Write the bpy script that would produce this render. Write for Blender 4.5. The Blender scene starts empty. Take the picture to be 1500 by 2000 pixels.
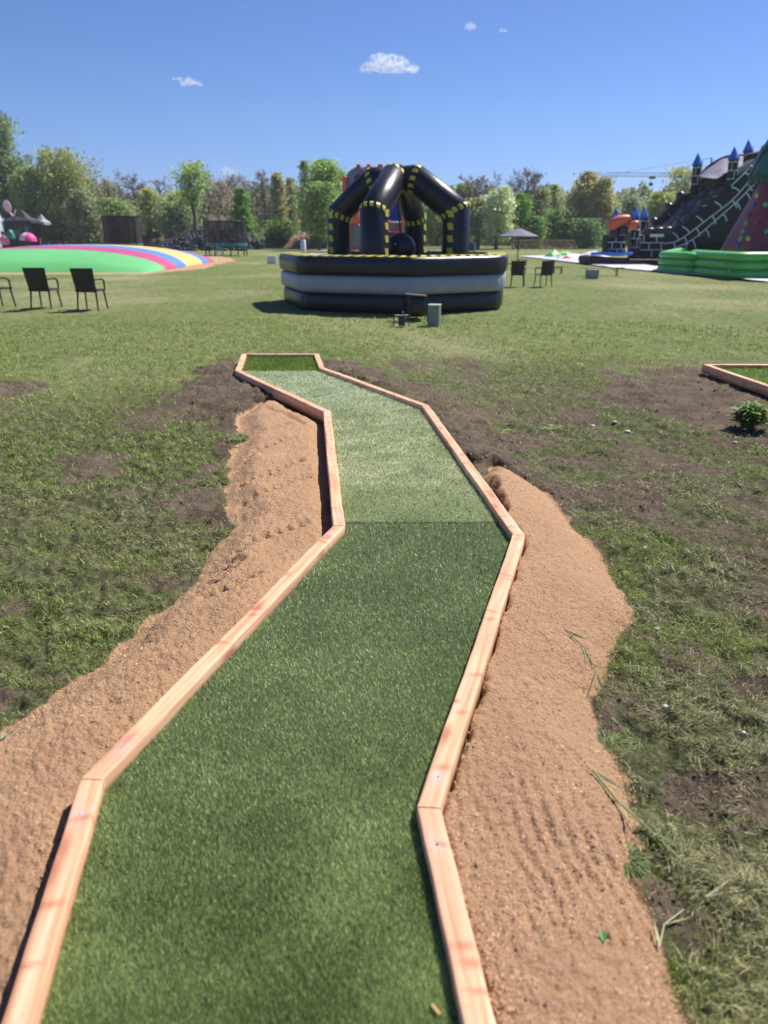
import bpy, math, random
import numpy as np
from mathutils import Vector, Matrix

R = math.radians
random.seed(7)
rng = np.random.default_rng(7)
SC = bpy.context.scene
COL = SC.collection

# ------------------------------------------------------------------ camera
F_PX, PITCH, CAM_Z, FZ = 1450.0, R(20.6), 1.45, -0.12      # focal length in photo pixels, tilt, eye height, field level
cam_d = bpy.data.cameras.new('camera')
cam = bpy.data.objects.new('camera', cam_d); COL.objects.link(cam)
cam.location = (0, 0, CAM_Z); cam.rotation_euler = (R(90) - PITCH, 0, 0)
cam_d.sensor_fit = 'VERTICAL'; cam_d.sensor_height = 36; cam_d.lens = 36 * F_PX / 2000
cam_d.clip_start = 0.05; cam_d.clip_end = 9000
cam_d.dof.use_dof = True; cam_d.dof.focus_distance = 3.9; cam_d.dof.aperture_fstop = 2.4
SC.camera = cam

# ------------------------------------------------------------------ sky and sun
SUN_EL, SUN_AZ = R(52), R(50)                                # azimuth clockwise from +Y (ahead of the camera)
world = bpy.data.worlds.new('World'); SC.world = world; world.use_nodes = True
wn = world.node_tree.nodes; wl = world.node_tree.links
bg = wn['Background']
sky = wn.new('ShaderNodeTexSky'); sky.sky_type = 'NISHITA'; sky.sun_disc = False
sky.sun_elevation = SUN_EL; sky.sun_rotation = SUN_AZ
sky.altitude = 100; sky.air_density = 1.0; sky.dust_density = 0.0; sky.ozone_density = 4.0
hs = wn.new('ShaderNodeHueSaturation'); hs.inputs['Saturation'].default_value = 1.12; hs.inputs['Hue'].default_value = 0.512
stc = wn.new('ShaderNodeTexCoord'); ssp = wn.new('ShaderNodeSeparateXYZ'); wl.new(stc.outputs['Generated'], ssp.inputs[0])
srp = wn.new('ShaderNodeValToRGB'); se = srp.color_ramp.elements                      # clear spring air: the yellow band at the horizon turned to pale blue
for _ in range(3): se.new(.5)
for q, (pos, c) in zip(se, [(0.0, (.58, .70, 1.26)), (.05, (.68, .79, 1.26)), (.13, (.80, .92, 1.20)), (.25, (.80, .93, 1.16)), (1.0, (.9, 1.0, 1.12))]): q.position = pos; q.color = (*c, 1)
smx = wn.new('ShaderNodeMix'); smx.data_type = 'RGBA'; smx.blend_type = 'MULTIPLY'; smx.inputs['Factor'].default_value = 1
wl.new(ssp.outputs['Z'], srp.inputs[0]); wl.new(sky.outputs[0], hs.inputs['Color']); wl.new(hs.outputs[0], smx.inputs['A']); wl.new(srp.outputs[0], smx.inputs['B']); wl.new(smx.outputs['Result'], bg.inputs[0]); bg.inputs[1].default_value = 0.067
sun_d = bpy.data.lights.new('sun', 'SUN'); sun_d.energy = 5.0; sun_d.angle = R(0.53); sun_d.color = (1.0, 0.95, 0.88)
sun = bpy.data.objects.new('sun', sun_d); COL.objects.link(sun)
sdir = Vector((math.sin(SUN_AZ) * math.cos(SUN_EL), math.cos(SUN_AZ) * math.cos(SUN_EL), math.sin(SUN_EL)))
sun.rotation_euler = sdir.to_track_quat('Z', 'Y').to_euler(); sun.location = (20, 20, 40)
SC.view_settings.view_transform = 'Standard'; SC.view_settings.look = 'None'
SC.view_settings.exposure = 0.54; SC.view_settings.gamma = 1.0; SC.view_settings.use_curve_mapping = False
SC.cycles.max_bounces = 6; SC.cycles.diffuse_bounces = 3; SC.cycles.transparent_max_bounces = 12
SC.cycles.volume_bounces = 2

# ------------------------------------------------------------------ helpers: place
def ray(px, py):
    a = (px - 750) / F_PX; b = (1000 - py) / F_PX
    return Vector((a, math.cos(PITCH) + b * math.sin(PITCH), -math.sin(PITCH) + b * math.cos(PITCH)))
def at(px, py, Y):                         # the point of the place seen there, Y metres ahead
    d = ray(px, py); return Vector((0, 0, CAM_Z)) + d * (Y / d.y)
def G(px, py, z=FZ):                       # the point of the ground seen there
    d = ray(px, py); return Vector((0, 0, CAM_Z)) + d * ((z - CAM_Z) / d.z)
def ZP(py, Y): return at(750, py, Y).z
def XP(px, Y, z=0.5):
    dep = Y * math.cos(PITCH) + (CAM_Z - z) * math.sin(PITCH); return (px - 750) / F_PX * dep

# ------------------------------------------------------------------ helpers: noise
_tab = np.random.default_rng(11).random((256, 256))
def vn(x, y, s=0):
    x = x + s * 17.31; y = y + s * 9.77
    xi = np.floor(x).astype(int); yi = np.floor(y).astype(int); fx = x - xi; fy = y - yi
    fx = fx * fx * (3 - 2 * fx); fy = fy * fy * (3 - 2 * fy)
    g = lambda a, b: _tab[a & 255, b & 255]
    return (g(xi, yi) * (1 - fx) + g(xi + 1, yi) * fx) * (1 - fy) + (g(xi, yi + 1) * (1 - fx) + g(xi + 1, yi + 1) * fx) * fy
def fbm(x, y, f, o=4, s=0):
    t = 0; a = 1; n = 0
    for i in range(o):
        t = t + a * vn(x * f, y * f, s + i * 3); n += a; a *= 0.5; f *= 2.03
    return t / n
def sstep(a, b, x):
    t = np.clip((x - a) / (b - a), 0, 1); return t * t * (3 - 2 * t)

# ------------------------------------------------------------------ helpers: materials
MATS = {}
def mat(name, col, rough=0.6, var=0.12, scale=8.0, bump=0.0, bscale=60.0, spec=0.5, metal=0.0, coat=0.0, sheen=0.0):
    if name in MATS: return MATS[name]
    m = bpy.data.materials.new(name); m.use_nodes = True; n = m.node_tree.nodes; l = m.node_tree.links
    p = n['Principled BSDF']; p.inputs['Roughness'].default_value = rough; p.inputs['Metallic'].default_value = metal
    p.inputs['Specular IOR Level'].default_value = spec; p.inputs['Coat Weight'].default_value = coat
    tc = n.new('ShaderNodeTexCoord'); nz = n.new('ShaderNodeTexNoise'); nz.inputs['Scale'].default_value = scale; nz.inputs['Detail'].default_value = 6
    l.new(tc.outputs['Object'], nz.inputs['Vector'])
    mx = n.new('ShaderNodeMix'); mx.data_type = 'RGBA'
    mx.inputs['A'].default_value = (*[c * (1 - var) for c in col], 1); mx.inputs['B'].default_value = (*[min(1, c * (1 + var)) for c in col], 1)
    mp = n.new('ShaderNodeMapRange'); mp.inputs[1].default_value = .3; mp.inputs[2].default_value = .7
    l.new(nz.outputs['Fac'], mp.inputs[0]); l.new(mp.outputs[0], mx.inputs['Factor']); l.new(mx.outputs['Result'], p.inputs['Base Color'])
    if bump:
        b = n.new('ShaderNodeBump'); b.inputs['Strength'].default_value = bump; b.inputs['Distance'].default_value = 0.02
        nb = n.new('ShaderNodeTexNoise'); nb.inputs['Scale'].default_value = bscale; nb.inputs['Detail'].default_value = 5
        l.new(tc.outputs['Object'], nb.inputs['Vector']); l.new(nb.outputs['Fac'], b.inputs['Height']); l.new(b.outputs[0], p.inputs['Normal'])
    MATS[name] = m; return m
def attr_mat(name, rough=0.6, transl=0.0, spec=0.3, tint=(1, 1, 1)):
    m = bpy.data.materials.new(name); m.use_nodes = True; n = m.node_tree.nodes; l = m.node_tree.links
    p = n['Principled BSDF']; p.inputs['Roughness'].default_value = rough; p.inputs['Specular IOR Level'].default_value = spec
    a = n.new('ShaderNodeAttribute'); a.attribute_name = 'Col'
    l.new(a.outputs['Color'], p.inputs['Base Color'])
    if transl:
        t = n.new('ShaderNodeBsdfTranslucent'); l.new(a.outputs['Color'], t.inputs['Color'])
        ms = n.new('ShaderNodeMixShader'); ms.inputs[0].default_value = transl
        l.new(p.outputs[0], ms.inputs[1]); l.new(t.outputs[0], ms.inputs[2]); l.new(ms.outputs[0], n['Material Output'].inputs['Surface'])
    return m
def net_mat(name, col, alpha):
    m = bpy.data.materials.new(name); m.use_nodes = True; n = m.node_tree.nodes; l = m.node_tree.links
    p = n['Principled BSDF']; p.inputs['Base Color'].default_value = (*col, 1); p.inputs['Roughness'].default_value = .8
    t = n.new('ShaderNodeBsdfTransparent'); ms = n.new('ShaderNodeMixShader')
    tc = n.new('ShaderNodeTexCoord'); nz = n.new('ShaderNodeTexNoise'); nz.inputs['Scale'].default_value = 3
    mp = n.new('ShaderNodeMapRange'); mp.inputs[3].default_value = alpha - .12; mp.inputs[4].default_value = alpha + .12
    l.new(tc.outputs['Object'], nz.inputs['Vector']); l.new(nz.outputs['Fac'], mp.inputs[0]); l.new(mp.outputs[0], ms.inputs[0])
    l.new(t.outputs[0], ms.inputs[1]); l.new(p.outputs[0], ms.inputs[2]); l.new(ms.outputs[0], n['Material Output'].inputs['Surface'])
    return m

# ------------------------------------------------------------------ helpers: objects
def tag(o, label=None, cat=None, group=None, kind=None):
    if label: o['label'] = label
    if cat: o['category'] = cat
    if group: o['group'] = group
    if kind: o['kind'] = kind
    return o
def thing(name, label, cat, loc=(0, 0, 0), rz=0.0, group=None):
    o = bpy.data.objects.new(name, None); COL.objects.link(o); o.location = loc; o.rotation_euler = (0, 0, rz); o.empty_display_size = .1
    return tag(o, label, cat, group)
class MB:
    def __init__(s): s.v = []; s.f = []
    def add(s, v, f):
        k = len(s.v); s.v += [tuple(p) for p in v]; s.f += [tuple(i + k for i in q) for q in f]; return s
    def box(s, c, d, rot=None, taper=1.0):
        v = []
        for z in (-.5, .5):
            t = taper if z > 0 else 1.0
            for x, y in ((-.5, -.5), (.5, -.5), (.5, .5), (-.5, .5)):
                p = Vector((x * d[0] * t, y * d[1] * t, z * d[2]))
                if rot is not None: p = rot @ p
                v.append(p + Vector(c))
        return s.add(v, [(3, 2, 1, 0), (4, 5, 6, 7), (0, 1, 5, 4), (1, 2, 6, 5), (2, 3, 7, 6), (3, 0, 4, 7)])
    def tube(s, pts, r, n=8, cap=True, flat=1.0):
        pts = [Vector(p) for p in pts]; m = len(pts); rr = r if hasattr(r, '__len__') else [r] * m
        v = []; ref = None
        for i, p in enumerate(pts):
            a = (pts[i] - pts[i - 1]).normalized() if i else (pts[1] - pts[0]).normalized()
            b = (pts[i + 1] - pts[i]).normalized() if i < m - 1 else a
            t = (a + b); t = t.normalized() if t.length > 1e-6 else a
            if ref is None:
                ref = Vector((0, 0, 1)) if abs(t.z) < .9 else Vector((1, 0, 0))
                ref = (ref - t * ref.dot(t)).normalized()
            else:
                q = ref - t * ref.dot(t); ref = q.normalized() if q.length > 1e-4 else ref
            bn = t.cross(ref); k = 1 / max(.5, (t.dot(a)))
            bend = (b - a); bend = bend.normalized() if bend.length > 1e-4 else None
            for j in range(n):
                w = 2 * math.pi * j / n
                o = (ref * math.cos(w) + bn * math.sin(w) * flat) * rr[i]
                if bend is not None and 0 < i < m - 1:
                    bd = (bend - t * bend.dot(t)); bd = bd.normalized() if bd.length > 1e-4 else bend
                    o += bd * (o.dot(bd) * (k - 1))
                v.append(p + o)
        f = [(i * n + j, i * n + (j + 1) % n, (i + 1) * n + (j + 1) % n, (i + 1) * n + j) for i in range(m - 1) for j in range(n)]
        if cap: f += [tuple(range(n - 1, -1, -1)), tuple((m - 1) * n + j for j in range(n))]
        return s.add(v, f)
    def lathe(s, prof, c=(0, 0, 0), n=16, sx=1, sy=1):
        v = []; c = Vector(c)
        for r, z in prof:
            for j in range(n):
                w = 2 * math.pi * j / n; v.append(c + Vector((r * math.cos(w) * sx, r * math.sin(w) * sy, z)))
        m = len(prof)
        f = [(i * n + j, i * n + (j + 1) % n, (i + 1) * n + (j + 1) % n, (i + 1) * n + j) for i in range(m - 1) for j in range(n)]
        f += [tuple(range(n - 1, -1, -1)), tuple((m - 1) * n + j for j in range(n))]
        return s.add(v, f)
    def ball(s, c, r, n=12, m=8, sc=(1, 1, 1)):
        pr = [(max(1e-3, math.sin(math.pi * i / m)) * r, -math.cos(math.pi * i / m) * r * sc[2]) for i in range(m + 1)]
        return s.lathe(pr, c, n, sc[0], sc[1])
    def prism(s, pts, w, axis):                    # outline (3D points) pushed along a vector
        n = len(pts); a = Vector(axis) * w
        v = [Vector(p) for p in pts] + [Vector(p) + a for p in pts]
        return s.add(v, [tuple(range(n)), tuple(range(2 * n - 1, n - 1, -1))] + [(i + n, (i + 1) % n + n, (i + 1) % n, i) for i in range(n)])
    def build(s, name, m, parent=None, smooth=False, bevel=0, seg=2, loc=None, fix=False):
        me = bpy.data.meshes.new(name); me.from_pydata(s.v, [], s.f); me.update()
        if fix or bevel:
            import bmesh
            b = bmesh.new(); b.from_mesh(me); bmesh.ops.recalc_face_normals(b, faces=b.faces)
            if bevel:
                es = [e for e in b.edges if len(e.link_faces) == 2 and e.calc_face_angle(0) > .5]
                bmesh.ops.bevel(b, geom=es, offset=bevel, segments=seg, affect='EDGES', profile=.5, clamp_overlap=True)
            b.to_mesh(me); b.free()
        me.materials.append(m)
        if smooth: me.polygons.foreach_set('use_smooth', [True] * len(me.polygons))
        o = bpy.data.objects.new(name, me); COL.objects.link(o)
        if parent: o.parent = parent
        if loc: o.location = loc
        return o
def np_mesh(name, V, Fc, m, col=None, parent=None, smooth=False, k=3):
    me = bpy.data.meshes.new(name); nv = len(V); nf = len(Fc)
    me.vertices.add(nv); me.vertices.foreach_set('co', np.ascontiguousarray(V, dtype=np.float32).ravel())
    me.loops.add(nf * k); me.loops.foreach_set('vertex_index', np.ascontiguousarray(Fc, dtype=np.int32).ravel())
    me.polygons.add(nf); me.polygons.foreach_set('loop_start', np.arange(0, nf * k, k, dtype=np.int32))
    me.update(calc_edges=True)
    if smooth: me.polygons.foreach_set('use_smooth', np.ones(nf, dtype=bool))
    if col is not None:
        a = me.color_attributes.new('Col', 'FLOAT_COLOR', 'POINT')
        c = np.ones((nv, 4), dtype=np.float32); c[:, :3] = col; a.data.foreach_set('color', c.ravel())
    me.materials.append(m)
    o = bpy.data.objects.new(name, me); COL.objects.link(o)
    if parent: o.parent = parent
    return o
def copy_tree(o, parent=None):
    c = o.copy(); COL.objects.link(c)
    if parent: c.parent = parent
    for ch in list(o.children): copy_tree(ch, c)
    return c

# ------------------------------------------------------------------ layout of the mini golf lane
BT = 0.045                                   # beam top above the turf
LIN = [(200, 1523), (674, 1027), (645.6, 802.5), (470, 723), (481, 692)]
RIN = [(813, 1575), (1001, 1044), (824, 792), (622.6, 718), (613.5, 692)]
def g2(p, z): q = G(p[0], p[1], z); return np.array([q.x, q.y])
Lp = [g2(p, BT) for p in LIN]; Rp = [g2(p, BT) for p in RIN]
l0 = g2((66, 2000), BT); r0 = g2((907, 2000), BT)
Lp = [Lp[0] + (l0 - Lp[0]) * 3.2] + Lp; Rp = [Rp[0] + (r0 - Rp[0]) * 3.0] + Rp
inner = Lp + Rp[::-1]                        # open chain: left side up, back, right side down
LANE = np.array(inner)
def offset_chain(ch, d):
    out = []
    for i, p in enumerate(ch):
        ns = []
        for a, b in ((i - 1, i), (i, i + 1)):
            if a < 0 or b >= len(ch): continue
            t = ch[b] - ch[a]; t = t / np.linalg.norm(t); ns.append(np.array([-t[1], t[0]]))
        n = sum(ns); n = n / np.linalg.norm(n); out.append(p + n * d / max(.4, n.dot(ns[0])))
    return out
BW = 0.062
outer = offset_chain(inner, BW)
LANE_OUT = np.array(outer)
# second lane at the right edge
c_t = g2((1372, 711), BT); c_r = g2((1500, 755), BT); d1 = (c_r - c_t) / np.linalg.norm(c_r - c_t)
LANE2_CH = [c_t + np.array([3.2, 0.0]), c_t, c_t + d1 * 3.2]   # outer chain seen from outside
LANE2 = np.array([c_t, c_t + d1 * 3.4, c_t + np.array([3.6, 0.0])])

def in_poly(X, Y, P):
    ins = np.zeros(X.shape, bool); n = len(P)
    for i in range(n):
        x0, y0 = P[i]; x1, y1 = P[(i + 1) % n]
        if y0 == y1: continue
        c = ((y0 > Y) != (y1 > Y)) & (X < (x1 - x0) * (Y - y0) / (y1 - y0) + x0); ins ^= c
    return ins
def dist_chain(X, Y, P, closed=False):
    d = np.full(X.shape, 1e9)
    for i in range(len(P) - (0 if closed else 1)):
        a = P[i]; b = P[(i + 1) % len(P)]; ab = b - a
        t = np.clip(((X - a[0]) * ab[0] + (Y - a[1]) * ab[1]) / (ab @ ab + 1e-12), 0, 1)
        d = np.minimum(d, np.hypot(X - a[0] - t * ab[0], Y - a[1] - t * ab[1]))
    return d
def sdf(X, Y, P):
    return np.where(in_poly(X, Y, P), -1, 1) * dist_chain(X, Y, P, True)
def gp(L, z=-0.08): return [g2(p, z) for p in L]

SAND_L = np.array(gp([(-900, 2000), (-420, 1640), (-200, 1520), (0, 1415), (60, 1370), (130, 1325), (225, 1262), (262, 1215), (330, 1165), (395, 1118), (415, 1060), (462, 1012), (438, 960), (443, 905), (470, 850), (462, 815), (500, 786), (560, 783), (630, 806)]) + [LANE_OUT[3] + [.04, 0], LANE_OUT[2] + [.02, 0], LANE_OUT[1] + [.02, 0], LANE_OUT[0] + [.02, -.2]] + [np.array([-1.6, -1.2])])
SAND_R = np.array(gp([(945, 925), (965, 903), (1005, 918), (1068, 958), (1120, 1020), (1172, 1078), (1205, 1130), (1228, 1200), (1183, 1262), (1190, 1290), (1150, 1350), (1180, 1440), (1215, 1500), (1238, 1590), (1235, 1710), (1300, 1850), (1350, 1990), (1400, 2200)]) + [np.array([.75, .2]), np.array([.7, -1.2]), LANE_OUT[-1], LANE_OUT[-2] + [-.02, 0], LANE_OUT[-3] + [-.02, 0]])
SOIL_L = np.array(gp([(340, 775), (372, 735), (405, 714), (460, 700), (458, 726), (633, 806), (640, 860), (500, 900), (450, 960), (400, 900), (445, 850), (392, 815)]))
SOIL_L2 = np.array(gp([(350, 935), (380, 900), (450, 885), (450, 1010), (415, 1020), (350, 985)]))
SOIL_R = np.array(gp([(628, 702), (700, 708), (760, 728), (850, 752), (900, 790), (975, 850), (1020, 905), (1075, 950), (1120, 1010), (1180, 1075), (1090, 1080), (930, 930), (836, 784), (631, 714)]))
SOIL_R2 = np.array(gp([(1120, 765), (1190, 742), (1265, 742), (1315, 722), (1372, 712), (1500, 745), (1700, 800), (1700, 870), (1500, 845), (1420, 838), (1320, 815), (1240, 790), (1180, 775)]))
SAND_P = np.array(gp([(-900, 537), (290, 537), (330, 532), (400, 524), (465, 508), (430, 498), (-900, 498)], FZ))

def masks(X, Y):
    w = (fbm(X, Y, 7, 4, 5) - .5) * .16 * np.clip(Y / 3, .4, 2)
    dl = sdf(X, Y, SAND_L); dr = sdf(X, Y, SAND_R)
    sand = np.maximum(sstep(.05, -.04, dl + w * .6), sstep(.05, -.04, dr + w * .6))
    wn_ = w * 2.2
    so = np.maximum.reduce([sstep(.06, -.06, sdf(X, Y, P) + wn_) for P in (SOIL_L, SOIL_L2, SOIL_R, SOIL_R2)])
    patch = fbm(X, Y, 1.5, 5, 21); near = sstep(9.5, 7, np.hypot(X, Y))
    so = np.maximum(so, sstep(.57, .66, patch) * near * .75 * sstep(-3, 1.5, X))
    so = np.maximum(so, sstep(.56, .66, fbm(X, Y * .5, .9, 4, 33)) * sstep(12.5, 9, Y) * sstep(6.5, 8, Y) * sstep(-.5, 1.0, X) * .5)
    U = (X * 2.1 + Y) / 2.33; Vv = (Y * 2.1 - X) / 2.33
    so = np.maximum(so, sstep(.56, .68, fbm(U * 3.6, Vv * .9, 1.0, 5, 63)) * near * .62 * (X > 0))
    so = np.maximum(so, sstep(.56, .68, fbm(X * .8, Y * 1.3, 2.6, 5, 65)) * near * .7)
    so = np.maximum(so, sstep(.60, .72, fbm(X, Y * .6, 1.6, 4, 37)) * sstep(12, 9, Y) * sstep(6, 8, Y) * .7)
    sp = sstep(.3, -.3, sdf(X, Y, SAND_P) + (fbm(X, Y, .8, 3, 9) - .5) * 1.2)
    sand = np.maximum(sand, sp)
    so = so * (1 - sand)
    return sand, so, dl, dr
def line_dist(X, Y, pts):
    P = [g2(p, -.05) for p in pts]; d = np.full(X.shape, 1e9); s = np.zeros(X.shape); acc = 0.0
    for a, b in zip(P[:-1], P[1:]):
        ab = b - a; L = np.linalg.norm(ab); t = np.clip(((X - a[0]) * ab[0] + (Y - a[1]) * ab[1]) / (L * L), 0, 1)
        q = np.hypot(X - a[0] - t * ab[0], Y - a[1] - t * ab[1]); m = q < d; d = np.where(m, q, d); s = np.where(m, acc + t * L, s); acc += L
    return d, s
TREADS = [[(455, 870), (500, 852), (560, 836)], [(462, 905), (515, 878), (575, 862)], [(470, 945), (520, 930), (590, 905)], [(470, 975), (530, 960), (600, 930)],
          [(400, 1180), (450, 1165), (500, 1140)], [(380, 1150), (430, 1135), (470, 1100)], [(520, 800), (560, 815), (590, 835)], [(430, 1110), (500, 1060), (600, 1030)]]
RAKE_DIR = None
def height(X, Y, sand, so, dl, dr):
    r = np.hypot(X, Y)
    far = sstep(60, 14, r)
    rough = .4 + .6 * sstep(12, 7, r)
    h = FZ + (fbm(X, Y, .6, 3, 1) - .5) * .09 * far
    gr = (1 - sand) * (1 - so)
    U = (X * 2.1 + Y) / 2.33; Vv = (Y * 2.1 - X) / 2.33
    h = h + gr * sstep(9, 7, r) * .045 * (fbm(U * 3.2, Vv * .7, 1.0, 3, 61) - .5) * (X > 0)
    h = h + gr * far * rough * ((fbm(X, Y, 6, 4, 2) - .5) * .09 + (fbm(X, Y, 22, 3, 3) - .5) * .055)
    h = h + so * far * ((fbm(X, Y, 9, 5, 4) - .5) * .07 + (fbm(X, Y, 40, 3, 7) - .5) * .03)
    db = dist_chain(X, Y, LANE_OUT)
    # soil and sand heaped against the lane
    heap = .075 * np.exp(-(db / .55) ** 2) * sstep(11, 9, Y) * sstep(3.4, 4.6, Y)
    h = h + heap * (.4 + so) * (1 - sand)
    # left sand
    tl = np.clip(dist_chain(X, Y, SAND_L[:19]) / .22, 0, 1); hl = FZ + .012 + .085 * (tl * tl * (3 - 2 * tl)) + (fbm(X, Y, 3.2, 3, 8) - .5) * .05 - .055 * np.exp(-(db / .07) ** 2) * sstep(1.2, 2.0, Y)
    hl = hl + .055 * np.exp(-((Y - 2.7) / .55) ** 2) * np.exp(-(db / .25) ** 2) * sstep(2.1,2.5,Y)*sstep(3.4,3.0,Y)
    tr = 1 - np.exp(-dist_chain(X, Y, SAND_R[:18]) / .16); hr = FZ + .010 + .135 * tr + (fbm(X, Y, 3.2, 3, 12) - .5) * .022
    fine = (fbm(X, Y, 60, 3, 14) - .5) * .023 + (fbm(X, Y, 18, 3, 15) - .5) * .008
    for tpts in TREADS:
        d, s = line_dist(X, Y, tpts)
        fine = fine - .034 * np.exp(-(d / .030) ** 2) * (.30 + .70 * (np.sin(s * 2 * np.pi / .075) > 0)) + .006 * np.exp(-((d - .04) / .015) ** 2)
    a = LANE_OUT[-1]; b = LANE_OUT[-2]; t = (b - a) / np.linalg.norm(b - a); u = (X - a[0]) * t[1] - (Y - a[1]) * t[0]
    u2 = u + (fbm(X, Y, 2.5, 2, 17) - .5) * .08
    rk = sstep(.10, .22, db) * sstep(2.0, 1.3, Y) * sstep(.42, .62, fbm(X, Y, 2.2, 3, 19) + .16)
    fine_r = fine * .75 + rk * .0062 * np.sin(u2 * 2 * np.pi / .042) * (.3 + 1.2 * vn(X * 9, Y * 30, 4))
    sl = in_near = (sand > .01)
    isL = (dl < .1); isR = (dr < .1)
    hs_ = np.where(isR, hr + fine_r, np.where(isL, hl + fine, FZ + .02))
    h = h * (1 - sand) + hs_ * sand
    # under the lanes
    il = in_poly(X, Y, LANE_OUT); h = np.where(il, np.minimum(h, -.06), h)
    d2 = sdf(X, Y, LANE2)
    h = h + so * .04 * np.exp(-(np.maximum(d2, 0) / .5) ** 2) * (X > 2)
    h = np.where(d2 < 0, np.minimum(h, -.06), h)
    return h

# ------------------------------------------------------------------ ground
def ground_mat():
    m = bpy.data.materials.new('ground'); m.use_nodes = True; n = m.node_tree.nodes; l = m.node_tree.links
    p = n['Principled BSDF']; p.inputs['Roughness'].default_value = .95; p.inputs['Specular IOR Level'].default_value = .15
    geo = n.new('ShaderNodeNewGeometry'); at_ = n.new('ShaderNodeAttribute'); at_.attribute_name = 'Col'
    sep = n.new('ShaderNodeSeparateColor'); l.new(at_.outputs['Color'], sep.inputs[0])
    def noise(sc, det=5, rough=.6, stretch=None):
        nz = n.new('ShaderNodeTexNoise'); nz.inputs['Scale'].default_value = sc; nz.inputs['Detail'].default_value = det; nz.inputs['Roughness'].default_value = rough
        if stretch:
            mp = n.new('ShaderNodeMapping'); mp.inputs['Scale'].default_value = stretch; l.new(geo.outputs['Position'], mp.inputs[0]); l.new(mp.outputs[0], nz.inputs['Vector'])
        else: l.new(geo.outputs['Position'], nz.inputs['Vector'])
        return nz.outputs['Fac']
    def ramp(fac, stops):
        r = n.new('ShaderNodeValToRGB'); e = r.color_ramp.elements
        while len(e) < len(stops): e.new(.5)
        for q, (pos, c) in zip(e, stops): q.position = pos; q.color = (*c, 1)
        l.new(fac, r.inputs[0]); return r.outputs[0]
    def mix(f, a, b, mode='MIX'):
        x = n.new('ShaderNodeMix'); x.data_type = 'RGBA'; x.blend_type = mode
        if isinstance(f, float): x.inputs['Factor'].default_value = f
        else: l.new(f, x.inputs['Factor'])
        l.new(a, x.inputs['A']); l.new(b, x.inputs['B']); return x.outputs['Result']
    def math_(op, a, b):
        x = n.new('ShaderNodeMath'); x.operation = op
        for i, q in enumerate((a, b)):
            if isinstance(q, float): x.inputs[i].default_value = q
            else: l.new(q, x.inputs[i])
        return x.outputs[0]
    grass_fine = ramp(noise(38, 7, .75), [(.3, (.035, .05, .02)), (.5, (.11, .15, .05)), (.7, (.26, .28, .12))])
    big = ramp(noise(.55, 6, .62, (1, .55, 1)), [(.34, (.095, .165, .03)), (.48, (.15, .20, .05)), (.6, (.27, .25, .10)), (.72, (.38, .30, .17))])
    big2 = ramp(noise(2.3, 5, .6), [(.35, (.09, .15, .03)), (.55, (.18, .20, .065)), (.7, (.29, .25, .12))])
    mid = ramp(noise(7, 6, .75, (1, .6, 1)), [(.36, (.06, .11, .02)), (.5, (.17, .21, .06)), (.62, (.34, .30, .14)), (.72, (.46, .38, .23))])
    grass = mix(.5, big, big2); grass = mix(.62, grass, mid); grass = mix(.36, grass, grass_fine)
    worn = ramp(noise(.16, 5, .55, (1, .8, 1)), [(.5, (0, 0, 0)), (.68, (1, 1, 1))])
    wc = n.new('ShaderNodeRGB'); wc.outputs[0].default_value = (.40, .35, .21, 1)
    grass = mix(math_('MULTIPLY', worn, .55), grass, wc.outputs[0])
    near = ramp(noise(22, 7, .8), [(.32, (.03, .034, .016)), (.48, (.09, .10, .042)), (.6, (.18, .17, .08)), (.75, (.32, .28, .17))])
    grass = mix(sep.outputs[2], grass, near)
    soil = ramp(noise(30, 8, .8), [(.28, (.032, .024, .016)), (.5, (.105, .078, .054)), (.72, (.23, .175, .125))])
    soil = mix(.35, soil, ramp(noise(3, 4, .6), [(.35, (.065, .048, .034)), (.65, (.26, .195, .14))]))
    sand = ramp(noise(130, 6, .8), [(.25, (.27, .165, .09)), (.5, (.46, .28, .155)), (.75, (.60, .385, .23))])
    sand = mix(.35, sand, ramp(noise(4, 5, .6), [(.3, (.42, .25, .145)), (.7, (.56, .35, .21))]))
    bn = noise(16, 5, .7)
    edge = math_('MULTIPLY', math_('SUBTRACT', bn, .5), .5)
    f1 = math_('ADD', sep.outputs[1], edge); r1 = n.new('ShaderNodeMapRange'); r1.inputs[1].default_value = .3; r1.inputs[2].default_value = .7; l.new(f1, r1.inputs[0])
    f2 = math_('ADD', sep.outputs[0], edge); r2 = n.new('ShaderNodeMapRange'); r2.inputs[1].default_value = .35; r2.inputs[2].default_value = .6; l.new(f2, r2.inputs[0])
    c = mix(r1.outputs[0], grass, soil); c = mix(r2.outputs[0], c, sand); l.new(c, p.inputs['Base Color'])
    b1 = n.new('ShaderNodeBump'); b1.inputs['Strength'].default_value = .9; b1.inputs['Distance'].default_value = .012; l.new(noise(55, 6, .75), b1.inputs['Height'])
    vo = n.new('ShaderNodeTexVoronoi'); vo.inputs['Scale'].default_value = 85; l.new(geo.outputs['Position'], vo.inputs['Vector'])
    b2 = n.new('ShaderNodeBump'); b2.inputs['Strength'].default_value = 1.0; b2.inputs['Distance'].default_value = .006; b2.invert = True
    l.new(vo.outputs['Distance'], b2.inputs['Height']); l.new(b1.outputs[0], b2.inputs['Normal'])
    b3 = n.new('ShaderNodeBump'); b3.inputs['Strength'].default_value = .8; b3.inputs['Distance'].default_value = .004; l.new(noise(320, 4, .8), b3.inputs['Height']); l.new(b2.outputs[0], b3.inputs['Normal'])
    l.new(b3.outputs[0], p.inputs['Normal'])
    return m
GM = ground_mat()
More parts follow.
